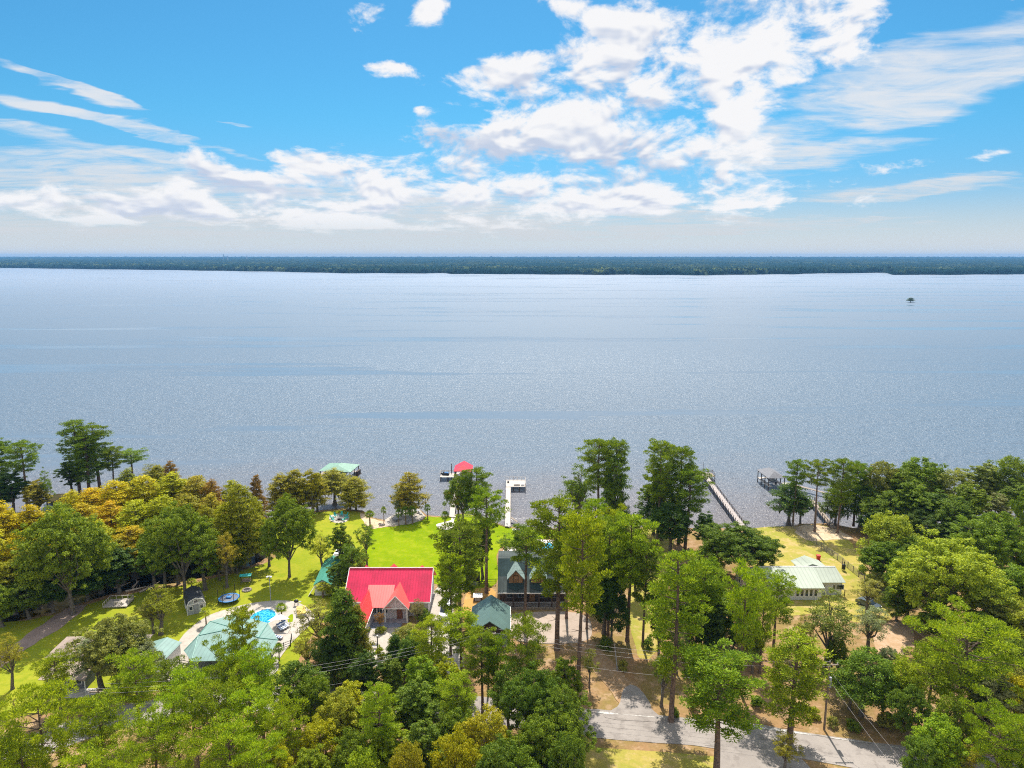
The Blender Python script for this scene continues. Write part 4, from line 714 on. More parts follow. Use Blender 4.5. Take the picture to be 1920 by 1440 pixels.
# entry wing with low roof and porch gable (local x)
ex0, ex1 = at(690, 1135, 4.2).x-hx, at(766, 1135, 4.2).x-hx; ef = -8.1
b = MB(); b.slab([(ex0-.4, ef, 3.15), (ex1-3.2, ef, 3.15), (ex1-3.2, -3.2, 5.42), (ex0-.6, -3.2, 5.42)], .14); ewr = b.build("entry_roof", REDW, R_)
b = MB(); b.box(ex0+.2, -6.6, -.1, ex1-.3, -5.6, 2.95); b.build("entry_wall", LIL, R_)
b = MB(); px0, px1 = at(721, 1138, 4.2).x-hx, at(764, 1138, 4.2).x-hx; pc = (px0+px1)/2
gable_roof(b, px0-.3, px1+.3, ef-.35, -2.4, 3.0, 5.75, 'y', .12); pg = b.build("porch_roof", mat("red_metal_glint_porch", (0.72, 0.13, 0.11), .34, 0, .06, .6, .7, stripes=(1, .5)), R_)  # porch roof takes the same red paled by a painted-in sun glint
b = MB(); b.prism([(px0, ef+.05, 3.05), (px1, ef+.05, 3.05), (pc, ef+.05, 5.5)], (0, .12, 0)); b.build("porch_gable", mat("pink_siding", (.62, .52, .54), .7, stripes=(2, .2)), R_)
b = MB(); b.box(px0, ef-.03, 2.85, px1, ef+.04, 3.05)
for sx in (-1, 0, 1): b.tube((pc, ef, 3.1), (pc+sx*(px1-px0)*.30, ef, 4.1 if sx else 5.3), .06, .06, 4)
b.slab([(px0-.35, ef-.4, 3.0), (pc, ef-.4, 5.78), (pc, ef-.36, 5.5), (px0-.35, ef-.36, 2.75)], .06); b.slab([(px1+.35, ef-.4, 3.0), (pc, ef-.4, 5.78), (pc, ef-.36, 5.5), (px1+.35, ef-.36, 2.75)], .06)
b.build("gable_truss", WHITE, R_)
posts(R_, [(px0+.1, ef+.1), (px1-.1, ef+.1), (ex0+.2, ef+.2)], -.1, 2.9, .12, WHITE, "porch_column")
MB().box(ex0, ef-.1, -.3, ex1, -6.6, .12).build("porch_floor", mat("grey_boards", (.38, .34, .36), .8, stripes=(1, .2)), R_)
b = MB(); b.box(pc-.1, -6.72, 0, pc+1.0, -6.6, 2.2); d_ = b.build("door", mat("brown_door", (.25, .1, .06), .5), R_); MB().box(pc-.2, -6.70, 2.2, pc+1.1, -6.58, 2.32).build("door_frame", WHITE, d_)
for x in (ex0+1.0, ex0+2.1, ex0+3.2): window(R_, x, -6.6, 1.3, .8, 1.1, mull=1)
for x in (ex1+1.0, ex1+2.3): window(R_, x, -5.5, 1.2, .8, 1.3)
# garage wing to the left, running towards the road
g0, g1 = at(662, 1160, 4).x-hx, at(692, 1160, 4).x-hx
b = MB(); gable_roof(b, g0, g1, -18.0, -4.0, 3.0, 5.0, 'y', .12); b.build("garage_roof", REDY, R_)
b = MB(); b.box(g0+.4, -17.6, -.1, g1-.4, -5.6, 2.9); b.prism([(g0+.4, -17.6, 2.9), (g1-.4, -17.6, 2.9), ((g0+g1)/2, -17.6, 4.6)], (0, .2, 0)); b.build("garage_wall", LIL, R_)
MB().box(g1-.04, -18, 2.82, g1+.06, -7.6, 3.02).build("garage_fascia", WHITE, R_)
window(R_, g1-.4, -14, 1.2, 1.0, 1.2, '+x'); window(R_, g1-.4, -10.5, 1.2, 1.0, 1.2, '+x')
for px, wd in ((681, 2.1), (734, 2.6), (788, 1.9)):
    x = (px-960)/F*(141.5+2)-hx; b = MB(); b.prism([(x-wd/2+.1, 2.6, 4.5), (x+wd/2-.1, 2.6, 4.5), (x+wd/2-.1, 2.6, 5.5), (x, 2.6, 6.2), (x-wd/2+.1, 2.6, 5.5)], (0, 1.0, 0)); dm = b.build("dormer", LIL, R_)
    b = MB(); gable_roof(b, x-wd/2-.15, x+wd/2+.15, 1.2, 3.7, 5.45, 5.5+wd*.5, 'y', .1); b.build("dormer_roof", REDY, dm)

# ---- dark dormered house
dx0, dx1 = at(933, 1111, 4.5).x, at(1064, 1111, 4.5).x; dy = at(1000, 1111, 4.5).y; dcx = (dx0+dx1)/2; dw = (dx1-dx0)/2
D_ = thing("house", "dark green roofed house with two big shake dormers over a shaded porch", "house", loc_of(dcx, dy+6))
b = MB(); b.box(-dw+.4, -3.4, 0, dw-.4, 5.6, 3.3); b.prism([(-dw+.4, -3.4, 3.3), (-dw+.4, 5.6, 3.3), (-dw+.4, 5.6, 4.2), (-dw+.4, 0.6, 7.2)], (2*dw-.8, 0, 0)); b.build("wall", mat("dark_siding", (.09, .065, .055), .8, stripes=(2, .25)), D_)
b = MB(); b.slab([(-dw, -6, 3.45), (dw, -6, 3.45), (dw, -3.0, 5.5), (-dw, -3.0, 5.5)], .14); b.build("porch_roof", DKG2, D_)
b = MB(); b.slab([(-dw, -3.0, 5.5), (dw, -3.0, 5.5), (dw, .2, 7.95), (-dw, .2, 7.95)], .14); b.build("roof", DKG, D_)
b = MB(); b.slab([(-dw, .2, 7.95), (dw, .2, 7.95), (dw, 6.2, 7.0), (-dw, 6.2, 7.0)], .14); b.build("back_roof", DKG2, D_)
MB().box(-dw, -6.1, 3.25, dw, -6.02, 3.46).build("fascia", WHITE, D_)
for px in (967, 1008):
    x = (px-960)/F*146-dcx; b = MB(); b.prism([(x-1.35, -4.3, 4.6), (x+1.35, -4.3, 4.6), (x+1.35, -4.3, 6.0), (x, -4.3, 7.4), (x-1.35, -4.3, 6.0)], (0, 3.8, 0)); dm = b.build("dormer", GOLDW, D_)
    b = MB(); gable_roof(b, x-1.75, x+1.75, -4.9, -.2, 5.75, 7.75, 'y', .12); b.build("dormer_roof", mat("dormer_green", (.26, .34, .31), .45, stripes=(1, .5)), dm)
    b = MB(); b.box(x-.5, -4.36, 4.9, x+.5, -4.28, 6.3); wf = b.build("window", WOODD, dm); MB().box(x-.4, -4.4, 5.0, x+.4, -4.35, 6.2).build("pane", GOLDW, wf)
    b = MB(); b.slab([(x-1.5, -4.35, 4.72), (x+1.5, -4.35, 4.72), (x+1.5, -5.2, 4.15), (x, -5.75, 3.78), (x-1.5, -5.2, 4.15)], .05); b.build("dormer_apron", DKG, dm)
MB().box(-dw+.3, -6.3, -.3, dw-.3, -3.4, .35).build("porch_floor", WOOD, D_)
posts(D_, [(-dw+.5+i*(2*dw-1)/5, -5.8) for i in range(6)], .35, 3.3, .12, WOODD, "porch_column")
b = MB(); b.box(-dw+.5, -5.86, 1.25, dw-.5, -5.78, 1.33); b.box(-dw+.5, -5.86, .5, dw-.5, -5.78, .56)
for i in range(70): x = -dw+.6+i*(2*dw-1.2)/69; b.box(x-.02, -5.84, .56, x+.02, -5.80, 1.25)
b.build("porch_railing", GREY, D_)
for x in (-4.5, -2.2, 2.2, 4.5): window(D_, x, -3.4, 1.2, 1.1, 1.5, frame=GREY, mull=1)
MB().box(-.55, -3.5, .35, .55, -3.4, 2.6).build("door", GOLDW, D_)

# ---- open green gable pavilion
T_ = thing("pavilion", "open gable pavilion with dappled green metal roof facing the road", "pavilion", loc_of(at(918, 1165, 6).x+.0, at(918, 1165, 6).y))
b = MB(); gable_roof(b, -3.7, 3.7, 0, 10.2, 2.5, 5.0, 'y', .14); b.build("roof", PAV, T_); MB().box(3.7, 0, 2.32, 3.78, 10.2, 2.52).build("fascia", WHITE, T_)
b = MB(); b.prism([(-3.2, .5, 2.5), (3.2, .5, 2.5), (0, .5, 4.6)], (0, .1, 0)); b.build("gable_panel", WOODD, T_)
posts(T_, [(x, y) for x in (-3.3, 3.3) for y in (.4, 5, 9.7)], -.2, 2.6, .12, WOODD); MB().box(-3.4, 0.1, -.2, 3.4, 10, .13).build("floor", CONC, T_)
# picnic table inside it
# ---- pale green roofed house
rx0, rx1 = at(1470, 1103, 3.9).x-2.0, at(1547, 1103, 3.9).x; ry = at(1500, 1103, 3.9).y; rx2 = at(1586, 1093, 3.9).x
G_ = thing("house", "long pale green roofed white house with a row of front windows", "house", loc_of(rx0, ry))
L1, L2 = rx1-rx0, rx2-rx0
b = MB(); b.box(.4, .7, -.1, L1-.3, 9.5, 2.8); b.box(L1-.3, 2.9, -.1, L2-.5, 9.5, 2.8); b.prism([(L2-.5, 2.9, 2.8), (L2-.5, 9.5, 2.8), (L2-.5, 6.5, 4.2)], (-.3, 0, 0)); b.build("wall", mat("off_white_siding", (.66, .66, .66), .7, var=.05, stripes=(2, .25)), G_)
b = MB(); b.slab([(0, 0, 2.9), (L1, 0, 2.9), (L1, 6.3, 4.7), (0-1.2, 6.3, 4.7)], .12); b.slab([(L1+.003, 2.4, 2.98), (L2, 2.4, 2.98), (L2-.6, 6.3, 4.703), (L1+.003, 6.3, 4.703)], .12); b.slab([(-1.2, 6.303, 4.7), (L2-.6, 6.303, 4.7), (L2-.4, 10, 3.2), (-1.2, 10, 3.2)], .12); b.build("roof", PALE, G_)
MB().box(-1.2, 6.2, 4.7, L2-.6, 6.42, 4.78).build("ridge_cap", WHITE, G_)
MB().box(.4, .72, -.4, L1-.4, .66, -.1).build("base_skirt", BLACK, G_)
for i in range(5): window(G_, L1-5.2+i*.92, .7, .9, .55, 1.35)
for x in (L1+1.1, L1+3.2, L1+4.1, L1+4.9): window(G_, x, 2.9, 1.3, .5 if x != L1+4.1 else .9, .9)
# rear wing turned to the lake
b = MB(); ap = Vector((at(1508, 1041, 6.0).x-rx0, at(1508, 1041, 6.0).y-ry, 5.0)); lft = Vector((at(1482, 1051, 4.0).x-rx0, at(1482, 1051, 4.0).y-ry, 3.0)); rgt = Vector((at(1534, 1050, 4.0).x-rx0, at(1534, 1050, 4.0).y-ry, 3.0)); fr = Vector((at(1532, 1066, 6.0).x-rx0, 7.0, 5.0)); fl = Vector((at(1502, 1072, 4.2).x-rx0, 8.0, 3.4)); fe = Vector((at(1558, 1072, 4.2).x-rx0, 8.0, 3.4))
b.slab([lft, fl, fr, ap], .1); b.slab([rgt, ap, fr, fe], .1); b.build("rear_wing_roof", PALE, G_)
b = MB(); bx0, bx1, by1 = fl.x+.6, fe.x-1.2, lft.y-1.0; b.box(bx0, 9.5, -.1, bx1, by1, 3.0); b.build("rear_wing_wall", WHITE, G_)
b = MB(); gable_roof(b, -5.2, .5, 4.2, 9.6, 3.1, 4.3, 'x', .12); b.build("side_roof", PALE, G_); MB().box(-4.8, 4.6, -.1, .6, 9.2, 3.0).build("side_wall", BEIGE, G_); window(G_, -4.8, 6.5, 1.0, .8, 1.2, '-x'); window(G_, -2.5, 4.6, 1.0, .7, 1.2)

# ---- white walled shed with green roof, seen end on
s0, s1 = at(582, 1096, 3.5), at(616, 1096, 3.5); e0, e1 = at(599, 1049, 3.5), at(622, 1049, 3.5); wS = (s1.x-s0.x)/2
S_ = thing("shed", "long white walled shed with teal green ridge roof under dark trees", "shed", loc_of((s0.x+s1.x)/2+.6, s0.y), math.radians(4)); Ls = (e0.y-s0.y)
b = MB(); b.box(-wS+.2, .2, -.1, wS-.2, Ls-.2, 2.3); b.prism([(-wS+.2, .2, 2.3), (wS-.2, .2, 2.3), (0, .2, 3.3)], (0, Ls-.4, 0)); b.build("wall", mat("white_siding", (.66, .66, .68), .7, var=.04, stripes=(2, .3)), S_)
b = MB(); gable_roof(b, -wS, wS, 0, Ls, 2.4, 3.6, 'y', .1); b.build("roof", mat("shed_green_metal", (.07, .30, .22), .42, var=.08, stripes=(1, .6)), S_)
window(S_, .5, .2, 1.2, .9, .7, frame=GREY); b = MB(); b.slab([(-wS-1.1, -.2, .05), (-wS+.15, .15, 1.9), (-wS+.15, 1.6, 1.9), (-wS-1.1, 1.3, .05)], .06); b.build("ramp", WHITE, S_)
V_ = thing("camper", "white camper roof half hidden by dark trees behind the shed", "camper", (at(645, 1034, 3.5).x, at(645, 1034, 3.5).y, 1.0))
b = MB(); b.box(-1.9, -2.6, .5, 1.9, 2.6, 2.75); b.box(-1.7, -2.3, 2.75, 1.7, 2.3, 2.95); b.build("body", WHITE, V_); MB().box(-.4, -.4, 2.95, .4, .4, 3.15).build("roof_vent", GREY, V_)
for x in (-1.7, 1.7):
    for y in (-.6, .6): MB().tube((x-.1, y, .35), (x+.1, y, .35), .35, .35, 12).build("wheel", BLACK, V_)
window(V_, .2, -2.6, 1.5, .9, .6, frame=GREY)

# ---- barn style shed
B_ = thing("shed", "small grey barn style shed with black curved roof on the grass", "shed", (at(366, 1140).x, at(366, 1140).y, 1.0), math.radians(30))
prof = [(-1.75, 2.1), (-1.35, 3.0), (0, 3.55), (1.35, 3.0), (1.75, 2.1)]
b = MB(); b.box(-1.65, -2.6, -.1, 1.65, 2.6, 2.1); b.prism([(-1.65, -2.6, 2.1), (1.65, -2.6, 2.1), (1.3, -2.6, 2.9), (0, -2.6, 3.4), (-1.3, -2.6, 2.9)], (0, 5.2, 0)); b.build("wall", mat("blue_grey_siding", (.44, .47, .50), .7, stripes=(2, .25)), B_)
b = MB()
for i in range(4):
    a, c_ = prof[i], prof[i+1]; b.slab([(a[0], -3.0, a[1]), (c_[0], -3.0, c_[1]), (c_[0], 3.0, c_[1]), (a[0], 3.0, a[1])], .08)
b.build("roof", mat("black_shingle", (.045, .048, .055), .6, var=.15, stripes=(1, .4)), B_)
b = MB()
for i in range(4):
    a, c_ = prof[i], prof[i+1]; b.slab([(a[0], -3.06, a[1]-.02), (c_[0], -3.06, c_[1]-.02), (c_[0], -3.06+.06, c_[1]), (a[0], -3.0, a[1])], .16)
b.box(-1.7, -2.68, -.1, -1.55, -2.6, 2.1); b.box(1.55, -2.68, -.1, 1.7, -2.6, 2.1); b.box(-1.6, -2.68, 2.0, 1.6, -2.6, 2.15); b.build("trim", WHITE, B_)
window(B_, -.95, -2.6, 1.0, .55, .7); window(B_, 1.0, -2.6, 1.0, .55, .7); window(B_, 0, -2.6, 2.35, .7, .5); MB().box(-.42, -2.67, 0, .42, -2.6, 1.95).build("door", GREY, B_)
window(B_, -1.65, -.8, 1.0, .6, .8, '-x'); MB().box(-1.72, .6, .0, -1.65, 1.9, 1.8).build("side_door", WHITE, B_)

# ---- tan roofed house in the left corner
ty_ = at(100, 1233, 3.6); A_ = thing("house", "low tan roofed cottage half hidden by an airy olive tree", "house", (ty_.x, ty_.y, 1.0), math.radians(3))
b = MB(); zr = 4.2
b.slab([(-1.5, 0, 2.6), (13.5, 0, 2.6), (12, 3.4, 4.3), (1.6, 3.4, 4.3)], .12); b.slab([(1.6, 3.403, 4.303), (12, 3.403, 4.303), (13.5, 6.8, 2.6), (-1.5, 6.8, 2.6)], .12); b.slab([(-1.5, 0, 2.6), (1.6, 3.4, 4.298), (-1.5, 6.8, 2.6)], .12); b.slab([(13.5, 0, 2.6), (13.5, 6.8, 2.6), (12, 3.4, 4.298)], .12); b.build("roof", TANR, A_)
MB().box(-.4, .8, -.1, 12.6, 6.2, 2.6).build("wall", mat("charcoal_siding", (.14, .14, .16), .8), A_); window(A_, 1.8, .8, .9, 1.2, 1.1); window(A_, 5.5, .8, .9, 1.2, 1.1)
b = MB(); ox, oy = at(88, 1268, 3).x-ty_.x, at(88, 1268, 3).y-ty_.y
b.slab([(ox-.8, oy-1.5, 2.3), (ox+6.8, oy-2.0, 2.3), (ox+6.3, oy+2.2, 3.2), (ox+.4, oy+2.2, 3.2)], .12); b.build("front_roof", TANR, A_)
MB().box(ox, oy-.8, -.1, ox+6.2, oy+2, 2.35).build("front_wall", mat("charcoal_siding", (.14, .14, .16), .8), A_)
window(A_, ox+4.9, oy-.8, 1.0, 1.3, .8); MB().box(ox+3.9, oy-3.2, -.05, ox+8.4, oy-.8, .12).build("porch_slab", CONC, A_)
posts(A_, [(ox+6.6, oy-1.8), (ox+3.9, oy-1.8)], .1, 2.3, .07, WHITE, "porch_column")
# small teal roofed building beside it
q1 = at(300, 1236, 3.0); K_ = thing("shed", "white walled shed with pale teal roof behind the airy olive tree", "shed", (q1.x-1.5, q1.y, 1.0), math.radians(-4))
b = MB(); gable_roof(b, -2.6, 2.6, -2.6, 5.2, 2.2, 3.1, 'y', .1); b.build("roof", TEAL, K_); b = MB(); b.box(-2.35, -2.4, -.1, 2.35, 5.0, 2.2); b.prism([(-2.35, -2.4, 2.2), (2.35, -2.4, 2.2), (0, -2.4, 2.95)], (0, .2, 0)); b.build("wall", WHITE, K_); MB().box(-.9, -2.48, 0, .9, -2.4, 1.95).build("door", WHITE, K_)

# ---- pool pavilion: faceted teal hip roof
def L(px, py, z, o): v = at(px, py, z+1); return (v.x-o.x, v.y-o.y, z)
po = at(430, 1200, 1)
PV = thing("pavilion", "large faceted teal metal roof curving round the swimming pool", "pavilion", po)
A = L(345, 1220, 2.9, po); Bq = L(394, 1165, 2.9, po); Cq = L(438, 1151, 2.9, po); Dq = L(503, 1168, 2.9, po); E_ = L(522, 1200, 2.9, po); Fq = L(500, 1236, 2.9, po); Gq = L(359, 1240, 2.9, po); r1 = L(372, 1192, 4.1, po); r2 = L(440, 1178, 4.5, po); r3 = L(485, 1196, 4.3, po)
b = MB()
for pl in ([A, Bq, r1], [Bq, r2, r1], [Bq, Cq, r2], [Cq, Dq, r3, r2], [Dq, E_, r3], [E_, Fq, r3], [Fq, Gq, r2, r3], [Gq, r1, r2], [Gq, A, r1]): b.slab(pl, .1)
b.build("roof", TEAL, PV)
b = MB()
for a, c_ in ((Bq, r1), (A, r1), (r1, r2), (Bq, r2), (Cq, r2), (r2, r3), (Dq, r3), (E_, r3), (Gq, r1)): b.tube((a[0], a[1], a[2]+.03), (c_[0], c_[1], c_[2]+.05), .07, .07, 5)
b.build("ridge_cap", mat("teal_trim", (.14, .33, .27), .4), PV)
def inn(p, k=.9): return (p[0]*k, p[1]*k)
posts(PV, [inn(p) for p in (A, Bq, Cq, Dq, E_, Fq, Gq)], .05, 2.85, .12, WHITE)
MB().box(-5.2, -2.0, .1, 1.0, -1.2, 1.1).build("bar_counter", WHITE, PV)
# swimming pool
pp = smooth_loop(pxpoly([(464, 1166), (474, 1154), (486, 1147), (500, 1143), (511, 1145), (517, 1151), (515, 1160), (505, 1168), (490, 1176), (472, 1180), (462, 1175)]), 4)
cx = sum(p[0] for p in pp)/len(pp); cy = sum(p[1] for p in pp)/len(pp)
SP = thing("swimming_pool", "kidney shaped bright blue swimming pool on the curved deck", "pool", (cx, cy, 1.10))
def pool(root, pp, cx, cy, wm, k=1.05):
    n = len(pp); mb = MB(); inn_ = [((x-cx), (y-cy)) for x, y in pp]
    mb.add([(x, y, .04) for x, y in inn_]+[(x*k+.25*(1 if x > 0 else -1)*0, y*k, .04) for x, y in inn_]+[(x, y, -.1) for x, y in inn_]+[(x*k, y*k, -.1) for x, y in inn_], [(i, (i+1) % n, (i+1) % n+n, i+n) for i in range(n)]+[(i, (i+1) % n, (i+1) % n+2*n, i+2*n) for i in range(n)]+[(i+n, (i+1) % n+n, (i+1) % n+3*n, i+3*n) for i in range(n)])
    mb.build("coping", mat("pale_coping", (.72, .68, .62), .7), root); sheet("pool_water", inn_, .012, wm, parent=root)
m_, q_, o_ = newmat("pool_water_blue"); co = q_.new('ShaderNodeTexCoord').outputs['Object']; vo = q_.new('ShaderNodeTexVoronoi', {'Vector': co, 'Scale': 1.6}, feature='DISTANCE_TO_EDGE')
cc = q_.mix(q_.ramp(vo.outputs[0], 0.0, .16), (.10, .55, .72), (.008, .26, .55)); b_ = q_.new('ShaderNodeBsdfPrincipled', {'Base Color': cc, 'Roughness': .12}); q_.l.new(b_.outputs[0], o_.inputs[0]); POOLW = m_
pool(SP, pp, cx, cy, POOLW, 1.09)
pp = smooth_loop(pxpoly([(975, 1028), (985, 1020), (1005, 1017), (1020, 1020), (1030, 1018), (1040, 1024), (1032, 1031), (1005, 1031), (988, 1034)]), 4); cx = sum(p[0] for p in pp)/len(pp); cy = sum(p[1] for p in pp)/len(pp)
SP2 = thing("swimming_pool", "small blue pool on the pale terrace behind the dark dormered house", "pool", (cx, cy, 1.09)); pool(SP2, pp, cx, cy, POOLW, 1.07)
# shade sail
SS = thing("shade_sail", "white triangular shade sail stretched beside the swimming pool", "shade sail", at(520, 1166))
o0 = at(520, 1166); pts = [L(502, 1164, 2.2, o0), L(524, 1150, 2.6, o0), L(543, 1160, 2.3, o0)]
b = MB(); b.slab([pts[0], pts[2], pts[1]], .03); b.build("cloth", mat("white_cloth", (.8, .78, .78), .9), SS)
for p in pts: MB().tube((p[0], p[1], 0), (p[0], p[1], p[2]), .05, .04, 6).build("pole", GREY, SS)
# loungers
def lounger(px, py, rz, m, lab, nm="sun_lounger", sc=1.0):
    r = thing(nm, lab, "lounger", (at(px, py).x, at(px, py).y, 1.1), math.radians(rz), "loungers round the swimming pool"); r.scale = (sc,)*3
    MB().box(-.36, -1.0, .32, .36, .45, .46).build("cushion", m, r); MB().slab([(-.36, .45, .46), (.36, .45, .46), (.36, 1.05, .85), (-.36, 1.05, .85)], .12).build("backrest", m, r)
    b = MB(); b.box(-.38, -1.0, .24, .38, .95, .315)
    for x in (-.33, .33):
        for y in (-.9, .6): b.box(x-.03, y-.03, 0, x+.03, y+.03, .24)
    b.build("frame", GREY, r); return r
for i, (px, py, rz) in enumerate(((526, 1181, -20), (531, 1178, -20), (536, 1175, -20))): lounger(px, py, rz+60, STR2, f"navy and white striped lounger beside the teal roof, {['left', 'middle', 'right'][i]} of three")
lounger(521, 1198, 75, STR2, "striped lounger set apart nearest to the closed parasol", sc=.95)
SB = thing("daybed", "wide grey daybed with three yellow cushions on the pool deck", "daybed", (at(565, 1148).x, at(565, 1148).y, 1.1), math.radians(18))
MB().box(-.95, -2.1, .05, .95, 1.5, .42).build("frame", GREY, SB)
for k in range(3): MB().box(-.85, -1.95+k*1.12, .423, .85, -.95+k*1.12, .62).build("cushion", YEL, SB)
GR = thing("grill", "round black grill standing behind the yellow cushioned daybed", "grill", (at(556, 1136).x, at(556, 1136).y, 1.1)); MB().ball((0, 0, .95), .5, .4, .35).build("lid", BLACK, GR, True)
b = MB(); [b.tube((x, y, 0), (x*.5, y*.5, .8), .04, .03, 5) for x in (-.4, .4) for y in (-.3, .3)]; b.build("leg_frame", BLACK, GR); MB().box(.5, -.25, .8, 1.0, .25, .85).build("side_shelf", GREY, GR)
UM = thing("parasol", "closed blue and white parasol with black top by the pool deck", "parasol", (at(507, 1222).x, at(507, 1222).y, 1.1)); MB().tube((0, 0, 0), (0, 0, 2.7), .04, .03, 6).build("pole", GREY, UM)
MB().tube((0, 0, .9), (0, 0, 2.1), .30, .24, 8).build("canopy", mat("pale_blue_cloth", (.45, .6, .75), .9), UM); MB().tube((0, 0, 2.1), (0, 0, 2.75), .30, .06, 8).build("cover", BLACK, UM); MB().tube((0, 0, 0), (0, 0, .12), .35, .33, 12).build("base", CONC, UM)

# trampoline
TR = thing("trampoline", "round trampoline with black poles and blue pad on the grass", "trampoline", (at(430, 1128).x, at(430, 1128).y, 1.0))
n = 20; R1 = 1.75
MB().add([(R1*math.cos(i*6.2832/n), R1*math.sin(i*6.2832/n), .85) for i in range(n)]+[(R1*math.cos(i*6.2832/n), R1*math.sin(i*6.2832/n), .82) for i in range(n)], [tuple(range(n)), tuple(range(2*n-1, n-1, -1))]).build("mat", mat("grey_mat", (.14, .16, .2), .7), TR)
b = MB()
for i in range(n):
    a0, a1 = i*6.2832/n, (i+1)*6.2832/n; b.slab([(R1*math.cos(a0), R1*math.sin(a0), .9), (R1*math.cos(a1), R1*math.sin(a1), .9), ((R1+.3)*math.cos(a1), (R1+.3)*math.sin(a1), .9), ((R1+.3)*math.cos(a0), (R1+.3)*math.sin(a0), .9)], .06)
b.build("pad", BLUEP, TR)
for i in range(6): a = i*1.0472+.3; x, y = (R1+.3)*math.cos(a), (R1+.3)*math.sin(a); MB().tube((x, y, 0), (x, y, 2.9), .06, .06, 6).build("pole", BLACK, TR)
MB().box(-.5, -.4, .9, .5, .3, 1.15).build("blue_ball_bag", BLUEP, TR)

# small wooden deck
DK = thing("deck", "small raised wooden deck with low rails at the swamp edge", "deck", (at(222, 1134).x, at(222, 1134).y, 1.0), math.radians(4))
MB().box(-2.3, -1.5, .25, 2.3, 1.9, .4).build("boards", WOODL, DK)
for (x0, y0, x1, y1) in ((-2.25, -1.45, -2.25, 1.85), (2.25, -.4, 2.25, 1.85), (-2.25, 1.85, 2.25, 1.85), (-.2, -1.0, 1.2, -1.0)):
    b = MB(); n = 5
    for i in range(n): t_ = i/(n-1); x, y = x0+(x1-x0)*t_, y0+(y1-y0)*t_; b.box(x-.05, y-.05, .4, x+.05, y+.05, 1.1)
    b.slab([(x0-.07, y0-.07, 1.16), (x1+.07, y0-.07 if y0 == y1 else y1, 1.16), (x1+.07, y1+.07, 1.16), (x0-.07, y1+.07 if y0 == y1 else y0, 1.16)], .06) if y0 == y1 else b.box(x0-.07, y0, 1.1, x0+.07, y1, 1.16)
    b.build("rail", WOODL, DK)
b = MB(); [b.box(x-.1, y-.1, -.2, x+.1, y+.1, .25) for x in (-2.1, 2.1) for y in (-1.3, 1.7)]; b.build("leg_set", WOOD, DK)

# canopy swing and fire pits
SW = thing("canopy_swing", "garden swing bench with small teal canopy near the swamp", "swing", (at(462, 1094).x, at(462, 1094).y, 1.0), math.radians(10))
b = MB(); gable_roof(b, -1.2, 1.2, -.7, .7, 1.95, 2.25, 'x', .05); b.build("canopy", TEALP, SW); b = MB(); [b.tube((x, y, 0), (x, 0, 2.0), .05, .05, 5) for x in (-1.1, 1.1) for y in (-.7, .7)]; b.build("frame", WOODD, SW); MB().box(-.9, -.3, .5, .9, .25, .6).build("seat", WOOD, SW); MB().box(-.9, .2, .6, .9, .28, 1.1).build("backrest", WOOD, SW)
def firepit(px, py, lab, r=.8):
    o = thing("fire_pit", lab, "fire pit", (at(px, py).x, at(px, py).y, 1.0)); b = MB(); n = 12
    for i in range(n): a = i*6.2832/n; b.ball((r*math.cos(a), r*math.sin(a), .15), .26, .24, .2, 6, 4)
    b.build("stone_ring", STONE, o); MB().tube((0, 0, 0), (0, 0, .06), r*.85, r*.8, 12).build("ashes", BLACK, o); return o
firepit(463, 1107, "small stone fire pit on the grass by the canopy swing"); firepit(637, 975, "round fire pit in the ring of teal chairs by the shore", .9); firepit(968, 994, "stone fire pit on the lawn near the white dock", .8)
zone("fire_pit_pad", [(617, 972), (622, 966), (638, 963), (652, 966), (655, 972), (648, 979), (634, 981), (622, 978)], .06, mat("pad_gravel", (.5, .45, .38), .95, var=.25, scale=4), wob=0)
def adirondack(x, y, rz, lab, m=TEALP):
    o = thing("garden_chair", lab, "chair", (x, y, 1.06), rz, "garden chairs round the fire pits")
    MB().slab([(-.3, -.3, .42), (.3, -.3, .42), (.3, .3, .3), (-.3, .3, .3)], .05).build("seat", m, o); MB().slab([(-.3, .28, .32), (.3, .28, .32), (.24, .6, 1.15), (-.24, .6, 1.15)], .05).build("backrest", m, o)
    b = MB(); b.box(-.42, -.4, .55, -.3, .35, .6); b.box(.3, -.4, .55, .42, .35, .6); b.box(-.4, -.38, 0, -.32, -.3, .55); b.box(.32, -.38, 0, .4, -.3, .55); b.build("arm_frame", m, o); return o
fc = at(637, 973); side = ["east side", "northeast side", "north side", "northwest side", "west side", "southwest side", "southeast side"]; WS = ["nearest the right", "at the back right", "at the very back", "at the back left", "nearest the left", "at the front left", "at the front right"]
for i, a in enumerate((0, 45, 90, 135, 180, 225, 315)): adirondack(fc.x+2.0*math.cos(math.radians(a)), fc.y+2.0*math.sin(math.radians(a)), math.radians(a-90), f"teal garden chair {WS[i]} of the shore fire pit ring")
fc = at(966, 992)
for i, a in enumerate((20, 150, 260)): adirondack(fc.x+1.9*math.cos(math.radians(a)), fc.y+1.9*math.sin(math.radians(a)), math.radians(a-90), f"white garden chair {['right', 'left', 'in front'][i]} of the lawn fire pit near the white dock", WHITE)
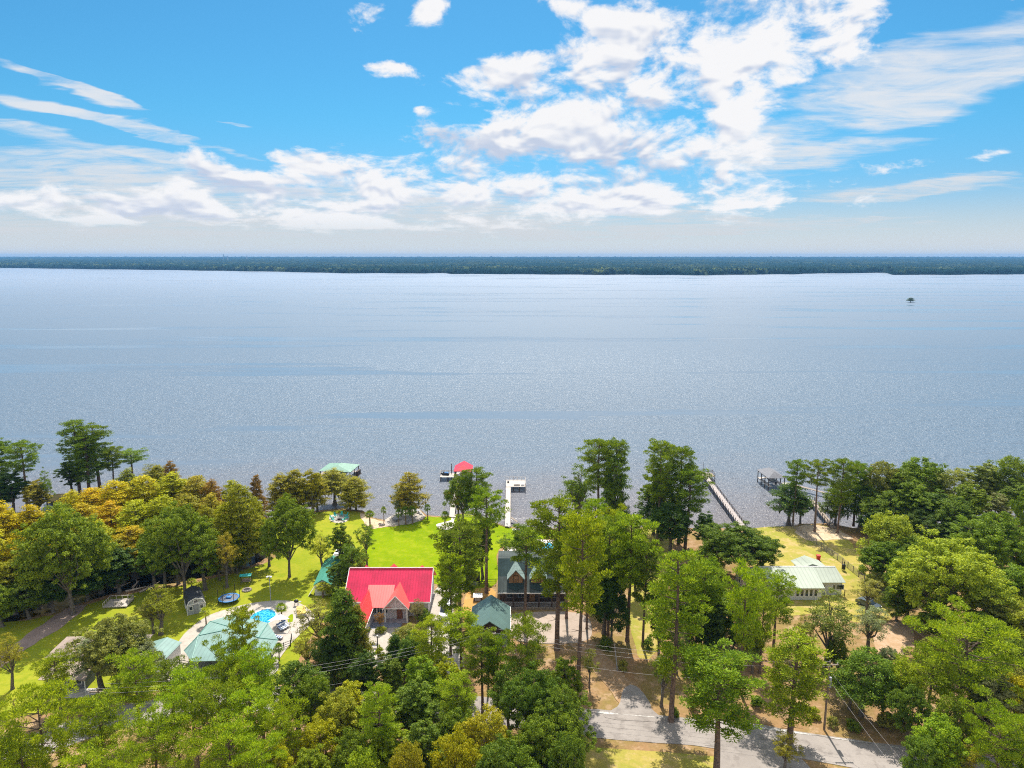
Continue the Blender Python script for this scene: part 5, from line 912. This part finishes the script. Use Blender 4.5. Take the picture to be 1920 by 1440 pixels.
# patio furniture on the triangular patio
def table(px, py, lab, r=.6):
    o = thing("patio_table", lab, "table", (at(px, py).x, at(px, py).y, 1.1)); MB().tube((0, 0, .68), (0, 0, .74), r, r, 14).build("tabletop", GREY, o); MB().tube((0, 0, 0), (0, 0, .68), .06, .06, 6).build("pedestal", BLACK, o); MB().tube((0, 0, 0), (0, 0, .05), .3, .28, 10).build("base", BLACK, o)
table(743, 978, "round grey table left of the palms on the triangular patio"); table(785, 962, "round grey table near the lake corner of the triangular patio", .5)
for i, (px, py, a) in enumerate(((739, 976, 90), (747, 975, -60), (781, 960, 60), (789, 965, -90), (765, 980, 10), (771, 976, 40))): adirondack(at(px, py).x, at(px, py).y, math.radians(a), f"grey patio chair on the triangular patio, {WN[[0, 1, 4, 5, 2, 3][i]]} of six", GREY)
RK = thing("rock_pile", "low pile of brown boulders on the sand beach", "rocks", at(717, 985)); b = MB(); rr = random.Random(8)
for i in range(9): b.ball((rr.uniform(-1, 1), rr.uniform(-.6, .6), .1), rr.uniform(.2, .45), rr.uniform(.2, .4), rr.uniform(.2, .4), 7, 5)
b.build("boulders", STONE, RK)

# ---- waterfront structures
def pier_posts(root, pts, z1=.9, r=.13, name="piling"):
    for x, y in pts: MB().tube((x, y, -1.2), (x, y, z1), r, r, 7).build(name, PILE, root)
# white L shaped dock
w0 = at(952, 977, 1.5); w1 = at(957, 900, 1.5); o_ = Vector((w0.x, w0.y, 0)); LD = thing("dock", "pale L shaped wooden dock without a roof in the centre", "dock", (w0.x, w0.y-3.5, 0)); Ld = w1.y-w0.y+3.5
MB().box(-.72, 0, 1.32, .72, Ld, 1.47).build("walkway", WOODL, LD); MB().box(-.72, Ld-6.8, 1.48, 5.3, Ld, 1.6).build("platform", WOODL, LD)
pier_posts(LD, [(s*.7, y) for s in (-1, 1) for y in np.arange(4, Ld-7, 3.2)]+[(x, Ld-.2) for x in (-.7, 1.6, 3.4, 5.1)]+[(x, Ld-6.6) for x in (1.6, 3.4, 5.1)], 1.3)
b = MB()
for (x0, y0, x1, y1) in ((-.8, Ld-.1, 5.25, Ld-.1), (5.2, Ld-6.7, 5.2, Ld-.1)):
    n = 6
    for i in range(n): t_ = i/(n-1); b.box(x0+(x1-x0)*t_-.05, y0+(y1-y0)*t_-.05, 1.6, x0+(x1-x0)*t_+.05, y0+(y1-y0)*t_+.05, 2.5)
    b.box(min(x0, x1)-.06, min(y0, y1)-.06, 2.5, max(x0, x1)+.06, max(y0, y1)+.06, 2.58)
b.build("railing", WOODL, LD); MB().box(1.7, Ld-5.9, 1.6, 3.5, Ld-5.2, 2.05).build("bench", WOODL, LD); MB().box(-.3, Ld-3.2, 1.6, .2, Ld-2.6, 2.1).build("bin", BLACK, LD); b = MB(); b.box(3.9, Ld-6.0, 1.6, 4.9, Ld-5.3, 2.1); b.build("dock_box", WHITE, LD)
MB().slab([(.9, 6.2, 1.3), (.9, 7.2, 1.3), (2.6, 5.4, .8), (2.6, 4.4, .8)], .08).build("side_ramp", WOOD, LD)

# railed pier to the right
p0 = at(1384, 977, 1.5); p1 = at(1322, 893, 1.5); RP = thing("pier", "long narrow brown pier with posts and T shaped end platform", "pier", (p0.x, p0.y-4, 0), math.atan2(-(p1.x-p0.x), p1.y-p0.y)); Lp = (p1-p0).length+4
MB().box(-.75, 0, 1.35, .75, Lp, 1.5).build("walkway", mat("grey_planks", (.42, .36, .33), .85, var=.15, stripes=(1, .25)), RP); MB().box(-3.3, Lp-.1, 1.36, 3.0, Lp+4.0, 1.52).build("platform", WOOD, RP)
pier_posts(RP, [(s*.78, y) for s in (-1, 1) for y in np.arange(1, Lp, 1.75)], 2.25, .085); pier_posts(RP, [(x, y) for x in (-3.2, 0, 2.9) for y in (Lp+.1, Lp+3.9)], 2.3, .11)
b = MB(); b.box(.74, 0, 2.2, .84, Lp, 2.28); b.box(.76, 0, 1.85, .82, Lp, 1.9); b.box(-3.3, Lp+3.85, 2.3, 3.0, Lp+3.98, 2.4); b.box(2.85, Lp, 2.3, 2.98, Lp+3.85, 2.4); b.box(-3.28, Lp, 2.3, -3.15, Lp+3.85, 2.4); b.box(-3.3, Lp+3.87, 1.9, 3.0, Lp+3.95, 1.97); b.build("railing", WOODD, RP)
MB().box(-2.9, Lp+.3, 1.52, -1.3, Lp+.9, 1.95).build("bench", WOOD, RP); MB().tube((.1, Lp+3.9, 1.5), (.1, Lp+3.9, 5.0), .06, .05, 6).build("lamp_pole", PILE, RP)

def boathouse(name, lab, o, hw, y0, y1, ze, zr, roofm, hip, bhip=True, rz=0):
    r = thing(name, lab, "boathouse", o, rz); b = MB()
    if hip:
        c = 0; yA, yB = y0+hip, y1-(hip if bhip else 0)
        b.slab([(-hw, y0, ze), (hw, y0, ze), (c, yA, zr)], .1); b.slab([(hw, y0, ze), (hw, y1, ze), (c, yB, zr), (c, yA, zr)], .1); b.slab([(-hw, y1, ze), (-hw, y0, ze), (c, yA, zr), (c, yB, zr)], .1)
        if bhip: b.slab([(hw, y1, ze), (-hw, y1, ze), (c, yB, zr)], .1)

            
    b.build("roof", roofm, r); n = max(3, int((y1-y0)/3)+1)
    for i in range(n):
        for s in (-1, 1): y = y0+.4+(y1-y0-.8)*i/(n-1); MB().tube((s*(hw-.35), y, -1.2), (s*(hw-.35), y, ze), .14, .14, 7).build("post", PILE, r)
    b = MB(); b.box(-hw+.2, y0, 1.25, -hw+1.3, y1, 1.4); b.box(hw-1.3, y0, 1.25, hw-.2, y1, 1.4); b.box(-hw+1.3, y1-1.0, 1.25, hw-1.3, y1, 1.4); b.build("decking", WOODL, r)
    b = MB(); b.box(-hw+.2, y0+.3, ze-.35, -hw+.35, y1-.3, ze-.1); b.box(hw-.35, y0+.3, ze-.35, hw-.2, y1-.3, ze-.1); b.build("beam", PILE, r); return r
def boat(o, L_, W_, lab, m=WHITE, rz=0):
    r = thing("motor_boat", lab, "boat", o, rz); b = MB(); st = [(-.5, .42, .0), (-.2, .5, 0), (.2, .48, 0), (.4, .28, .05), (.5, .02, .15)]; vs_ = []
    for t_, w_, up in st:
        y = t_*L_; hw_ = max(.03, w_*W_); vs_ += [(-hw_, y, .75+up), (-hw_*.72, y, .15+up), (0, y, up), (hw_*.72, y, .15+up), (hw_, y, .75+up)]
    fs = []
    for i in range(4):
        for j in range(4): fs.append((i*5+j, i*5+j+1, (i+1)*5+j+1, (i+1)*5+j))
    fs += [(0, 1, 2, 3, 4)]; b.add(vs_, fs); b.build("hull", m, r); MB().add([(-.4*W_, -.48*L_, .5), (.4*W_, -.48*L_, .5), (.44*W_, .15*L_, .5), (-.44*W_, .15*L_, .5)], [(0, 1, 2, 3)]).build("cockpit_floor", GREY, r)
    b = MB(); b.box(-.25*W_, -.05*L_, .5, .25*W_, .08*L_, 1.05); c_ = b.build("console", WHITE, r); MB().slab([(-.28*W_, .0, 1.06), (.28*W_, 0, 1.06), (.24*W_, .06*L_, 1.4), (-.24*W_, .06*L_, 1.4)], .03).build("windscreen", GLASS, c_); MB().box(-.2, -.56*L_, .3, .2, -.5*L_, 1.1).build("outboard", BLACK, r); MB().box(-.35*W_, -.35*L_, .5, .35*W_, -.25*L_, .85).build("bench", GREY, r); return r
rb = at(869, 872, 4.8)
RB = boathouse("boathouse", "square red roofed boathouse over the water at the end of its dock", (rb.x, rb.y, 0), 2.9, -3.2, 3.2, 3.7, 5.3, mat("boathouse_red", (.68, .03, .055), .4, stripes=(1, .5)), 2.4, bhip=False)
pier_posts(RB, [(-7.2+i*2.2, -1.6) for i in range(3)]+[(-7.2+i*2.2, 2.4) for i in range(3)], 1.3); MB().tube((-4.0, 2.4, -1), (-4.0, 2.4, 4.6), .14, .12, 7).build("tall_piling", PILE, RB)
MB().box(-7.4, -1.7, 1.25, -2.7, 2.6, 1.4).build("side_deck", WOODL, RB); b = MB(); b.box(-7.4, 2.5, 2.2, -2.7, 2.6, 2.28); b.box(-7.4, -1.7, 2.2, -7.3, 2.6, 2.28); [b.box(-7.4+i*1.15, 2.5, 1.4, -7.3+i*1.15, 2.6, 2.2) for i in range(5)]; b.build("railing", WOOD, RB)
wk = at(848, 966, 1.2); MB().slab([(-2.9, -3.3, 1.4), (-1.4, -3.3, 1.4), (wk.x-rb.x+.7, wk.y-rb.y-1.5, 1.3), (wk.x-rb.x-.7, wk.y-rb.y-1.5, 1.3)], .15).build("walkway", WOODL, RB)
Lw = rb.y-wk.y; pier_posts(RB, [((-2.2)*(1-t_)+(wk.x-rb.x)*t_+s*.7, -3.3-(Lw-3.5)*t_) for t_ in np.linspace(.06, .95, 9) for s in (-1, 1)], 1.25, .1)
for s in (-1, 1): MB().box(-.12+s*.5-0, -2.9, 1.5, .12+s*.5, 2.4, 1.62).build("lift_beam", GREY, RB)
boat((rb.x, rb.y-.2, 1.55), 5.2, 2.1, "white motor boat on a lift under the red boathouse roof")
JS = thing("jet_ski", "black jet ski parked on the side deck by the red boathouse", "jet ski", (rb.x-6.0, rb.y+.4, 1.4), math.radians(80))
b = MB(); b.add([(-.5, -1.4, .1), (.5, -1.4, .1), (.55, .4, .1), (0, 1.5, .25), (-.55, .4, .1), (-.42, -1.4, .6), (.42, -1.4, .6), (.45, .3, .7), (0, 1.3, .6), (-.45, .3, .7)], [(4, 3, 2, 1, 0), (5, 6, 7, 8, 9), (0, 1, 6, 5), (1, 2, 7, 6), (2, 3, 8, 7), (3, 4, 9, 8), (4, 0, 5, 9)]); b.build("hull", BLACK, JS); MB().box(-.2, -1.2, .6, .2, .1, .9).build("seat", BLUEP, JS); b = MB(); b.tube((-.4, .35, 1.1), (.4, .35, 1.1), .04, .04, 5); b.box(-.12, .2, .65, .12, .5, 1.1); b.build("handlebar", BLACK, JS)
gb = at(637, 872, 4.4)
GB = boathouse("boathouse", "wide pale green roofed boathouse behind the shore cypresses", (gb.x, gb.y, 0), 5.2, -4.4, 4.2, 3.6, 4.8, mat("boathouse_green", (.20, .35, .26), .6, stripes=(1, .6)), 3.0, rz=math.radians(-8))
MB().box(-6.5, -3.2, 1.25, -5.2, 3, 1.4).build("side_deck", WOOD, GB); MB().box(5.2, -1, 1.25, 6.4, 2.2, 1.4).build("end_deck", WOODD, GB); MB().box(5.5, -.8, 1.4, 6.2, 2, 2.7).build("ladder_screen", WOODD, GB)
gw = at(600, 962, 1.2); MB().slab([(-5.0, -4.2, 1.4), (-3.8, -4.2, 1.4), (-1.2, -34, 1.2), (-2.4, -34, 1.2)], .12).build("walkway", WOOD, GB)
boat((gb.x+1.5, gb.y-.5, 1.5), 6.0, 2.3, "white motor boat stored under the pale green boathouse roof")
kb = at(1446, 884, 4.6)
KB = boathouse("boathouse", "grey shingle roofed boathouse on dark posts right of the pier", (kb.x, kb.y, 0), 2.8, -4.6, 4.4, 3.9, 5.3, mat("slate_roof", (.20, .20, .215), .8, scale=2), 2.4, rz=math.radians(3))
MB().box(2.8, -3.0, 1.25, 5.2, -1.4, 1.4).build("side_deck", WOODL, KB); MB().slab([(5.0, -1.4, 1.4), (5.0, -3.0, 1.4), (12, -12, 1.3), (12, -10.4, 1.3)], .12).build("walkway", WOOD, KB); boat((kb.x, kb.y-1, 1.5), 6.2, 2.2, "white motor boat hanging under the grey shingle boathouse roof")
# pier half hidden on the right shore
q0 = at(1556, 985, 1.2); q1 = at(1530, 952, 1.2); HP = thing("pier", "short dark railed pier glimpsed between mossy trees on the right shore", "pier", (q0.x, q0.y-2, 0), math.atan2(-(q1.x-q0.x), q1.y-q0.y)); Lh = (q1-q0).length+8
MB().box(-.7, 0, 1.3, .7, Lh, 1.42).build("walkway", WOOD, HP); pier_posts(HP, [(s*.7, y) for s in (-1, 1) for y in np.arange(1, Lh, 2.2)], 2.4, .1); b = MB(); b.box(-.75, 0, 2.3, -.67, Lh, 2.4); b.box(.67, 0, 2.3, .75, Lh, 2.4); b.build("railing", PILE, HP)
sk = at(1612, 878, 1.5); EP = thing("pier", "small dark railed platform just above the right shore trees", "pier", (sk.x, sk.y, 0)); MB().box(-2.6, -2, 1.3, 2.6, 2, 1.45).build("platform", WOOD, EP); pier_posts(EP, [(x, y) for x in (-2.4, 0, 2.4) for y in (-1.9, 1.9)], 2.5, .1); b = MB(); b.box(-2.6, 1.85, 2.4, 2.6, 1.95, 2.5); b.box(2.5, -2, 2.4, 2.6, 1.85, 2.5); b.build("railing", WOODD, EP)

# ---- fences
def fence(name, lab, pp, h, nrail, m, gap=2.4, wire=False):
    P_ = [at(x, y) for x, y in pp]; o = thing(name, lab, "fence", P_[0]); rb_ = MB(); pts = []
    for a, c_ in zip(P_[:-1], P_[1:]):
        a_, c2 = a-P_[0], c_-P_[0]; n = max(1, round((c2-a_).length/gap)); pts += [a_.lerp(c2, i/n) for i in range(n)]
        d = (c2-a_).normalized(); s = Vector((-d.y, d.x, 0))*.025
        for k in range(nrail):
            z_ = h*(k+1)/nrail-.06; r_ = .035 if not wire or k == nrail-1 else .015; rb_.prism([a_-s+Vector((0, 0, z_-r_)), a_+s+Vector((0, 0, z_-r_)), a_+s+Vector((0, 0, z_+r_)), a_-s+Vector((0, 0, z_+r_))], c2-a_)
    pts.append(P_[-1]-P_[0]); rb_.build("rails", m, o)
    for p in pts: MB().box(p.x-.06, p.y-.06, -.2, p.x+.06, p.y+.06, h+.08).build("post", m, o)
    return o
GW_ = mat("grey_fence_wood", (.26, .22, .19), .9, var=.2)
fence("fence", "long grey plank fence running diagonally down to the lake", [(1484, 988), (1530, 1022), (1570, 1050), (1620, 1090), (1668, 1126), (1692, 1145)], 1.5, 6, GW_)
fence("fence", "low wire fence joining the pale green roofed house to the diagonal fence", [(1583, 1118), (1632, 1116)], 1.4, 5, WOODD, wire=True)
fence("fence", "dark three rail fence beside the dark dormered house", [(872, 1098), (930, 1096)], 1.3, 3, WOODD)
fence("fence", "black metal railing at the near end of the pool deck", [(302, 1258), (318, 1250), (338, 1250), (358, 1253)], 1.3, 3, BLACK, gap=1.6)
fence("fence", "short metal railing by the deck lawn edge near the orange tree", [(520, 1222), (545, 1212), (547, 1200)], 1.2, 3, BLACK, gap=1.5)
fence("seawall_fence", "low timber edging along the lawn bank left of the white dock", [(858, 968), (905, 972), (948, 988)], .45, 2, WOOD, gap=3)

# black gazebo, white topped hutch, planter shrubs
GZ = thing("gazebo", "small black framed square gazebo on the lawn edge", "gazebo", (at(887, 1098).x, at(887, 1098).y, 1.0))
b = MB(); b.box(-1.45, -1.3, 2.4, 1.45, -1.18, 2.55); b.box(-1.45, 1.18, 2.4, 1.45, 1.3, 2.55); [b.box(-1.5+i*.28, -1.4, 2.553, -1.42+i*.28, 1.4, 2.66) for i in range(11)]; b.build("top_frame", BLACK, GZ); posts(GZ, [(x, y) for x in (-1.35, 1.35) for y in (-1.2, 1.2)], -.1, 2.4, .08, BLACK)
MB().box(-1.3, 1.1, .1, 1.3, 1.15, 2.3).build("back_screen", WOODD, GZ); MB().box(-1.0, -.3, .0, 1.0, .5, .75).build("spa_tub", mat("spa_grey", (.18, .2, .22), .5), GZ)
HT = thing("hutch", "small dark hutch with white lid on the orange straw", "hutch", (at(896, 1126).x, at(896, 1126).y, 1.0)); MB().box(-.8, -.5, 0, .8, .6, 1.0).build("body", WOODD, HT); MB().slab([(-.95, -.7, 1.05), (.95, -.7, 1.05), (.95, .8, 1.25), (-.95, .8, 1.25)], .06).build("lid", WHITE, HT); MB().box(-.6, -.53, .2, .6, -.5, .85).build("door", GREY, HT)
# swing set left
TS = thing("swing_set", "wooden A frame swing set on the grass at lower left", "swing set", (at(54, 1332).x, at(54, 1332).y, 1.0), math.radians(25))
b = MB(); b.tube((-1.8, 0, 2.2), (1.8, 0, 2.2), .07, .07, 6); [b.tube((x, y, 0), (x, 0, 2.2), .06, .06, 6) for x in (-1.8, 1.8) for y in (-1.0, 1.0)]; b.build("frame", mat("cedar_wood", (.34, .2, .1), .8), TS)
for x in (-.9, .7):
    s_ = MB().box(x-.25, -.1, .55, x+.25, .1, .6).build("seat", BLACK, TS); b = MB(); b.tube((x-.22, 0, .6), (x-.22, 0, 2.2), .012, .012, 4); b.tube((x+.22, 0, .6), (x+.22, 0, 2.2), .012, .012, 4); b.build("chains", GREY, s_)
# vehicles
def car(px, py, rz, lab, m, van=False):
    r = thing("parked_van" if van else "parked_car", lab, "van" if van else "car", (at(px, py).x, at(px, py).y, 1.0), math.radians(rz))
    if van: pr = [(-2.6, .4), (-2.65, 1.2), (-2.5, 2.15), (.9, 2.2), (1.7, 1.3), (2.6, 1.05), (2.65, .4)]
    else: pr = [(-2.25, .35), (-2.3, .85), (-2.1, 1.0), (-1.3, 1.42), (.4, 1.45), (1.15, .98), (2.1, .82), (2.25, .35)]
    b = MB(); b.prism([(-.88, y, z) for y, z in pr], (1.76, 0, 0)); b.build("body", m, r)
    if van: gl = [(.95, 2.13), (1.68, 1.36)]
    else: gl = [(.46, 1.43), (1.12, 1.02)]
    b = MB(); b.slab([(-.76, gl[0][0]+.02, gl[0][1]+.02), (.76, gl[0][0]+.02, gl[0][1]+.02), (.8, gl[1][0]+.02, gl[1][1]+.02), (-.8, gl[1][0]+.02, gl[1][1]+.02)], -.02); b.build("windscreen", GLASS, r)
    for s in (-1, 1): MB().prism([(s*.885, -1.2, 1.0 if not van else 1.35), (s*.885, .9, 1.0 if not van else 1.35), (s*.885, .4, 1.36 if not van else 1.95), (s*.885, -1.1, 1.36 if not van else 1.95)], (s*.012, 0, 0)).build("side_window", GLASS, r)
    for x in (-.8, .8):
        for y in (-1.4, 1.45): w_ = MB().tube((x-.11, y, .34), (x+.11, y, .34), .34, .34, 14).build("wheel", BLACK, r); MB().tube((x-.12, y, .34), (x+.12, y, .34), .18, .18, 10).build("rim", GREY, w_)
    for x in (-.65, .65): MB().box(x-.16, pr[-1][0]-.08, .62, x+.16, pr[-1][0]+.03, .78).build("headlight", WHITE, r)
    return r
car(1628, 1137, 215, "dark blue grey car on dry grass behind a silvery tree", mat("car_blue_grey", (.09, .12, .15), .3, spec=.7)); car(836, 1152, 175, "white van on the pale drive right of the red roofed house", mat("car_white", (.75, .76, .78), .3, spec=.6), True)
HY = thing("wheelie_bin", "red bin standing on grass behind the pale green roofed house", "bin", (at(1534, 1050).x, at(1534, 1050).y, 1.0)); MB().add([(-.3, -.3, 0), (.3, -.3, 0), (.3, .3, 0), (-.3, .3, 0), (-.38, -.38, 1.1), (.38, -.38, 1.1), (.38, .38, 1.1), (-.38, .38, 1.1)], [(3, 2, 1, 0), (4, 5, 6, 7), (0, 1, 5, 4), (1, 2, 6, 5), (2, 3, 7, 6), (3, 0, 4, 7)]).build("body", REDP, HY); MB().slab([(-.42, -.42, 1.16), (.42, -.42, 1.16), (.42, .42, 1.22), (-.42, .42, 1.22)], .06).build("lid", REDP, HY)
HB = thing("barrel_smoker", "black upright smoker against the diagonal fence", "smoker", (at(1581, 1070).x, at(1581, 1070).y, 1.0)); MB().tube((0, 0, .4), (0, 0, 1.5), .4, .4, 12).build("barrel", BLACK, HB); MB().tube((.1, 0, 1.5), (.1, 0, 2.2), .1, .1, 8).build("chimney", BLACK, HB); b = MB(); [b.tube((x, y, 0), (x, y, .45), .03, .03, 4) for x in (-.25, .25) for y in (-.25, .25)]; b.build("stand", BLACK, HB)
# driftwood along the swamp
for i, (x0, y0, x1, y1, lab) in enumerate(((262, 1112, 300, 1097, "long pale fallen log pointing up at the swamp edge"), (236, 1110, 275, 1106, "bleached driftwood trunk lying behind the small wooden deck"), (214, 1104, 246, 1098, "thin pale branch lying left among the driftwood"), (278, 1106, 296, 1102, "short driftwood stick right of the others"), (248, 1103, 262, 1095, "forked grey branch sticking up from the driftwood"))):
    a, c_ = at(x0, y0), at(x1, y1); o = thing("driftwood", lab, "log", a, group="driftwood at the swamp edge"); d = c_-a; b = MB(); b.path([(0, 0, .2), d*.5+Vector((0, 0, .45)), d+Vector((0, 0, .8))], [.2, .16, .05], 6)
    for k in range(3): b.tube(d*(.3+.2*k)+Vector((0, 0, .4)), d*(.3+.2*k)+Vector((.6-.5*k, .5, 1.1)), .06, .02, 5)
    b.build("trunk", mat("driftwood_grey", (.48, .40, .33), .9, var=.2), o)
# ---- poles and wires
def upole(base, h, lab, arms=1, m=None):
    o = thing("utility_pole", lab, "utility pole", (base.x, base.y, 1.0), group="utility poles along the road"); MB().tube((0, 0, -.3), (0, 0, h), .17, .11, 9).build("pole", m or mat("pole_wood", (.2, .15, .11), .9, var=.25), o)
    MB().box(-1.25, -.07, h-.55, 1.25, .07, h-.4).build("crossarm", WOOD, o)
    for x in (-1.15, 0, 1.15): MB().tube((x, 0, h-.4 if x else h), (x, 0, h-.15 if x else h+.25), .05, .04, 6).build("insulator", WHITE, o)
    return o
hC = 11.0; bC = at(1545, 1368); pC = upole(bC, hC, "bare utility pole standing at the road edge on the right")
for z_ in (7.6, 6.9): MB().tube((.3, 0, z_), (.3, 0, z_+.9), .2, .2, 9).build("transformer", GREY, pC)
bB = at(915, 1187, 11.5); bB.z = 1; pB = upole(bB, 10.8, "utility pole hidden among the pines left of the green gable pavilion")
bA = at(184, 1291, 11.0); bA.z = 1; pA = upole(bA, 10.0, "brown utility pole beside the tan roofed cottage at lower left")
WIRE = mat("pale_wire", (.45, .42, .42), .5)
def wire(a, c_, sag, lab):
    o = thing("power_line", lab, "power line", a, group="power lines strung between the poles"); b = MB(); n = 14; P_ = [(c_-a)*(i/n)+Vector((0, 0, -sag*4*(i/n)*(1-i/n))) for i in range(n+1)]
    b.path(P_, [.014]*(n+1), 4); b.build("cable", WIRE, o)
for k, x in enumerate((-1.15, 0, 1.15)):
    nm = ["lakeside", "middle", "roadside"][k]
    wire(Vector((bA.x+x*.3, bA.y+x, 11.0)), Vector((bB.x+x*.3, bB.y+x, 11.8)), 2.0, f"{nm} of three power lines on the left span")
    wire(Vector((bB.x+x*.3, bB.y+x, 11.8)), Vector((bC.x+x*.3, bC.y+x, 12.0)), 1.6, f"{nm} of three power lines on the right span")
wire(Vector((bA.x, bA.y, 8.6)), Vector((bB.x, bB.y, 9.0)), 2.4, "lowest cable of the left span, below the power lines"); wire(Vector((bB.x, bB.y, 9.0)), Vector((bC.x, bC.y, 9.2)), 2.0, "lowest cable of the right span, below the power lines")
for k, (px, py) in enumerate(((1642, 1418), (1628, 1420))): e_ = at(px, py, 2.5); wire(Vector((bC.x+.2, bC.y, 10.5-k*1.5)), Vector((e_.x+(e_.x-bC.x)*.7, e_.y+(e_.y-bC.y)*.7, -4+7.5)), .3, ["upper", "lower"][k]+" of two cables crossing the road from the right utility pole")
# tall light mast, lamp by the dock, driveway posts
LM = thing("light_mast", "thin tall grey light mast at the back of the pool deck", "light pole", (at(508, 1128).x, at(508, 1128).y, 1.0)); MB().tube((0, 0, 0), (0, 0, 5.6), .09, .06, 8).build("mast", GREY, LM); b = MB(); b.box(-.5, -.1, 5.4, .5, .1, 5.55); b.box(-.55, -.25, 5.3, -.25, .1, 5.5); b.box(.25, -.25, 5.3, .55, .1, 5.5); b.build("lamp_head", WHITE, LM)
LP = thing("lamp_post", "slim lamp post on the round pale path by the red boathouse dock", "lamp post", (at(833, 982).x, at(833, 982).y, 1.0)); MB().tube((0, 0, 0), (0, 0, 4.2), .07, .05, 7).build("post", GREY, LP); MB().ball((0, 0, 4.4), .2, .2, .25).build("lamp_head", WHITE, LP)
for px, y0_, h, lab in ((1158, 1258, 4.6, "leaning grey post beside the shaded gravel driveway"), (1240, 1314, 3.6, "short pale post near the mouth of the driveway"), (708, 1220, 2.6, "dark lamp post in front of the red roofed house")):
    o = thing("post", lab, "post", (at(px, y0_).x, at(px, y0_).y, 1.0)); MB().tube((0, 0, -.2), (-.6 if px == 1158 else 0, .3, h), .11, .08, 7).build("shaft", GREY if px != 708 else BLACK, o); MB().box(-.75 if px == 1158 else -.13, .18, h, -.45 if px == 1158 else .13, .42, h+.2).build("cap", WHITE if px == 708 else WOOD, o)
# parking wheel stops/bench seats near the dark house
BN = thing("bench", "white bench in front of the red roofed house drive", "bench", (at(702, 1216).x, at(702, 1216).y, 1.0)); MB().box(-.7, -.2, .42, .7, .25, .5).build("seat", WHITE, BN); MB().box(-.7, .2, .5, .7, .26, .95).build("backrest", WHITE, BN); [MB().box(x-.05, -.18, 0, x+.05, .2, .42).build("leg", WHITE, BN) for x in (-.6, .6)]

# ------------------------------------------------------------------ haze
m_, q_, o_ = newmat("haze_air"); v_ = q_.new('ShaderNodeVolumePrincipled', {'Color': (.20, .50, .92, 1), 'Density': 6.5e-5, 'Anisotropy': .0}); q_.l.new(v_.outputs[0], o_.inputs['Volume'])
mb = MB(); mb.box(-15000, -3500, -4, 15000, 14500, 112); hz_o = mb.build("haze", m_); hz_o['kind'] = 'stuff'; hz_o['label'] = "thin blue haze over the lake and the far shore"; hz_o['category'] = "haze"
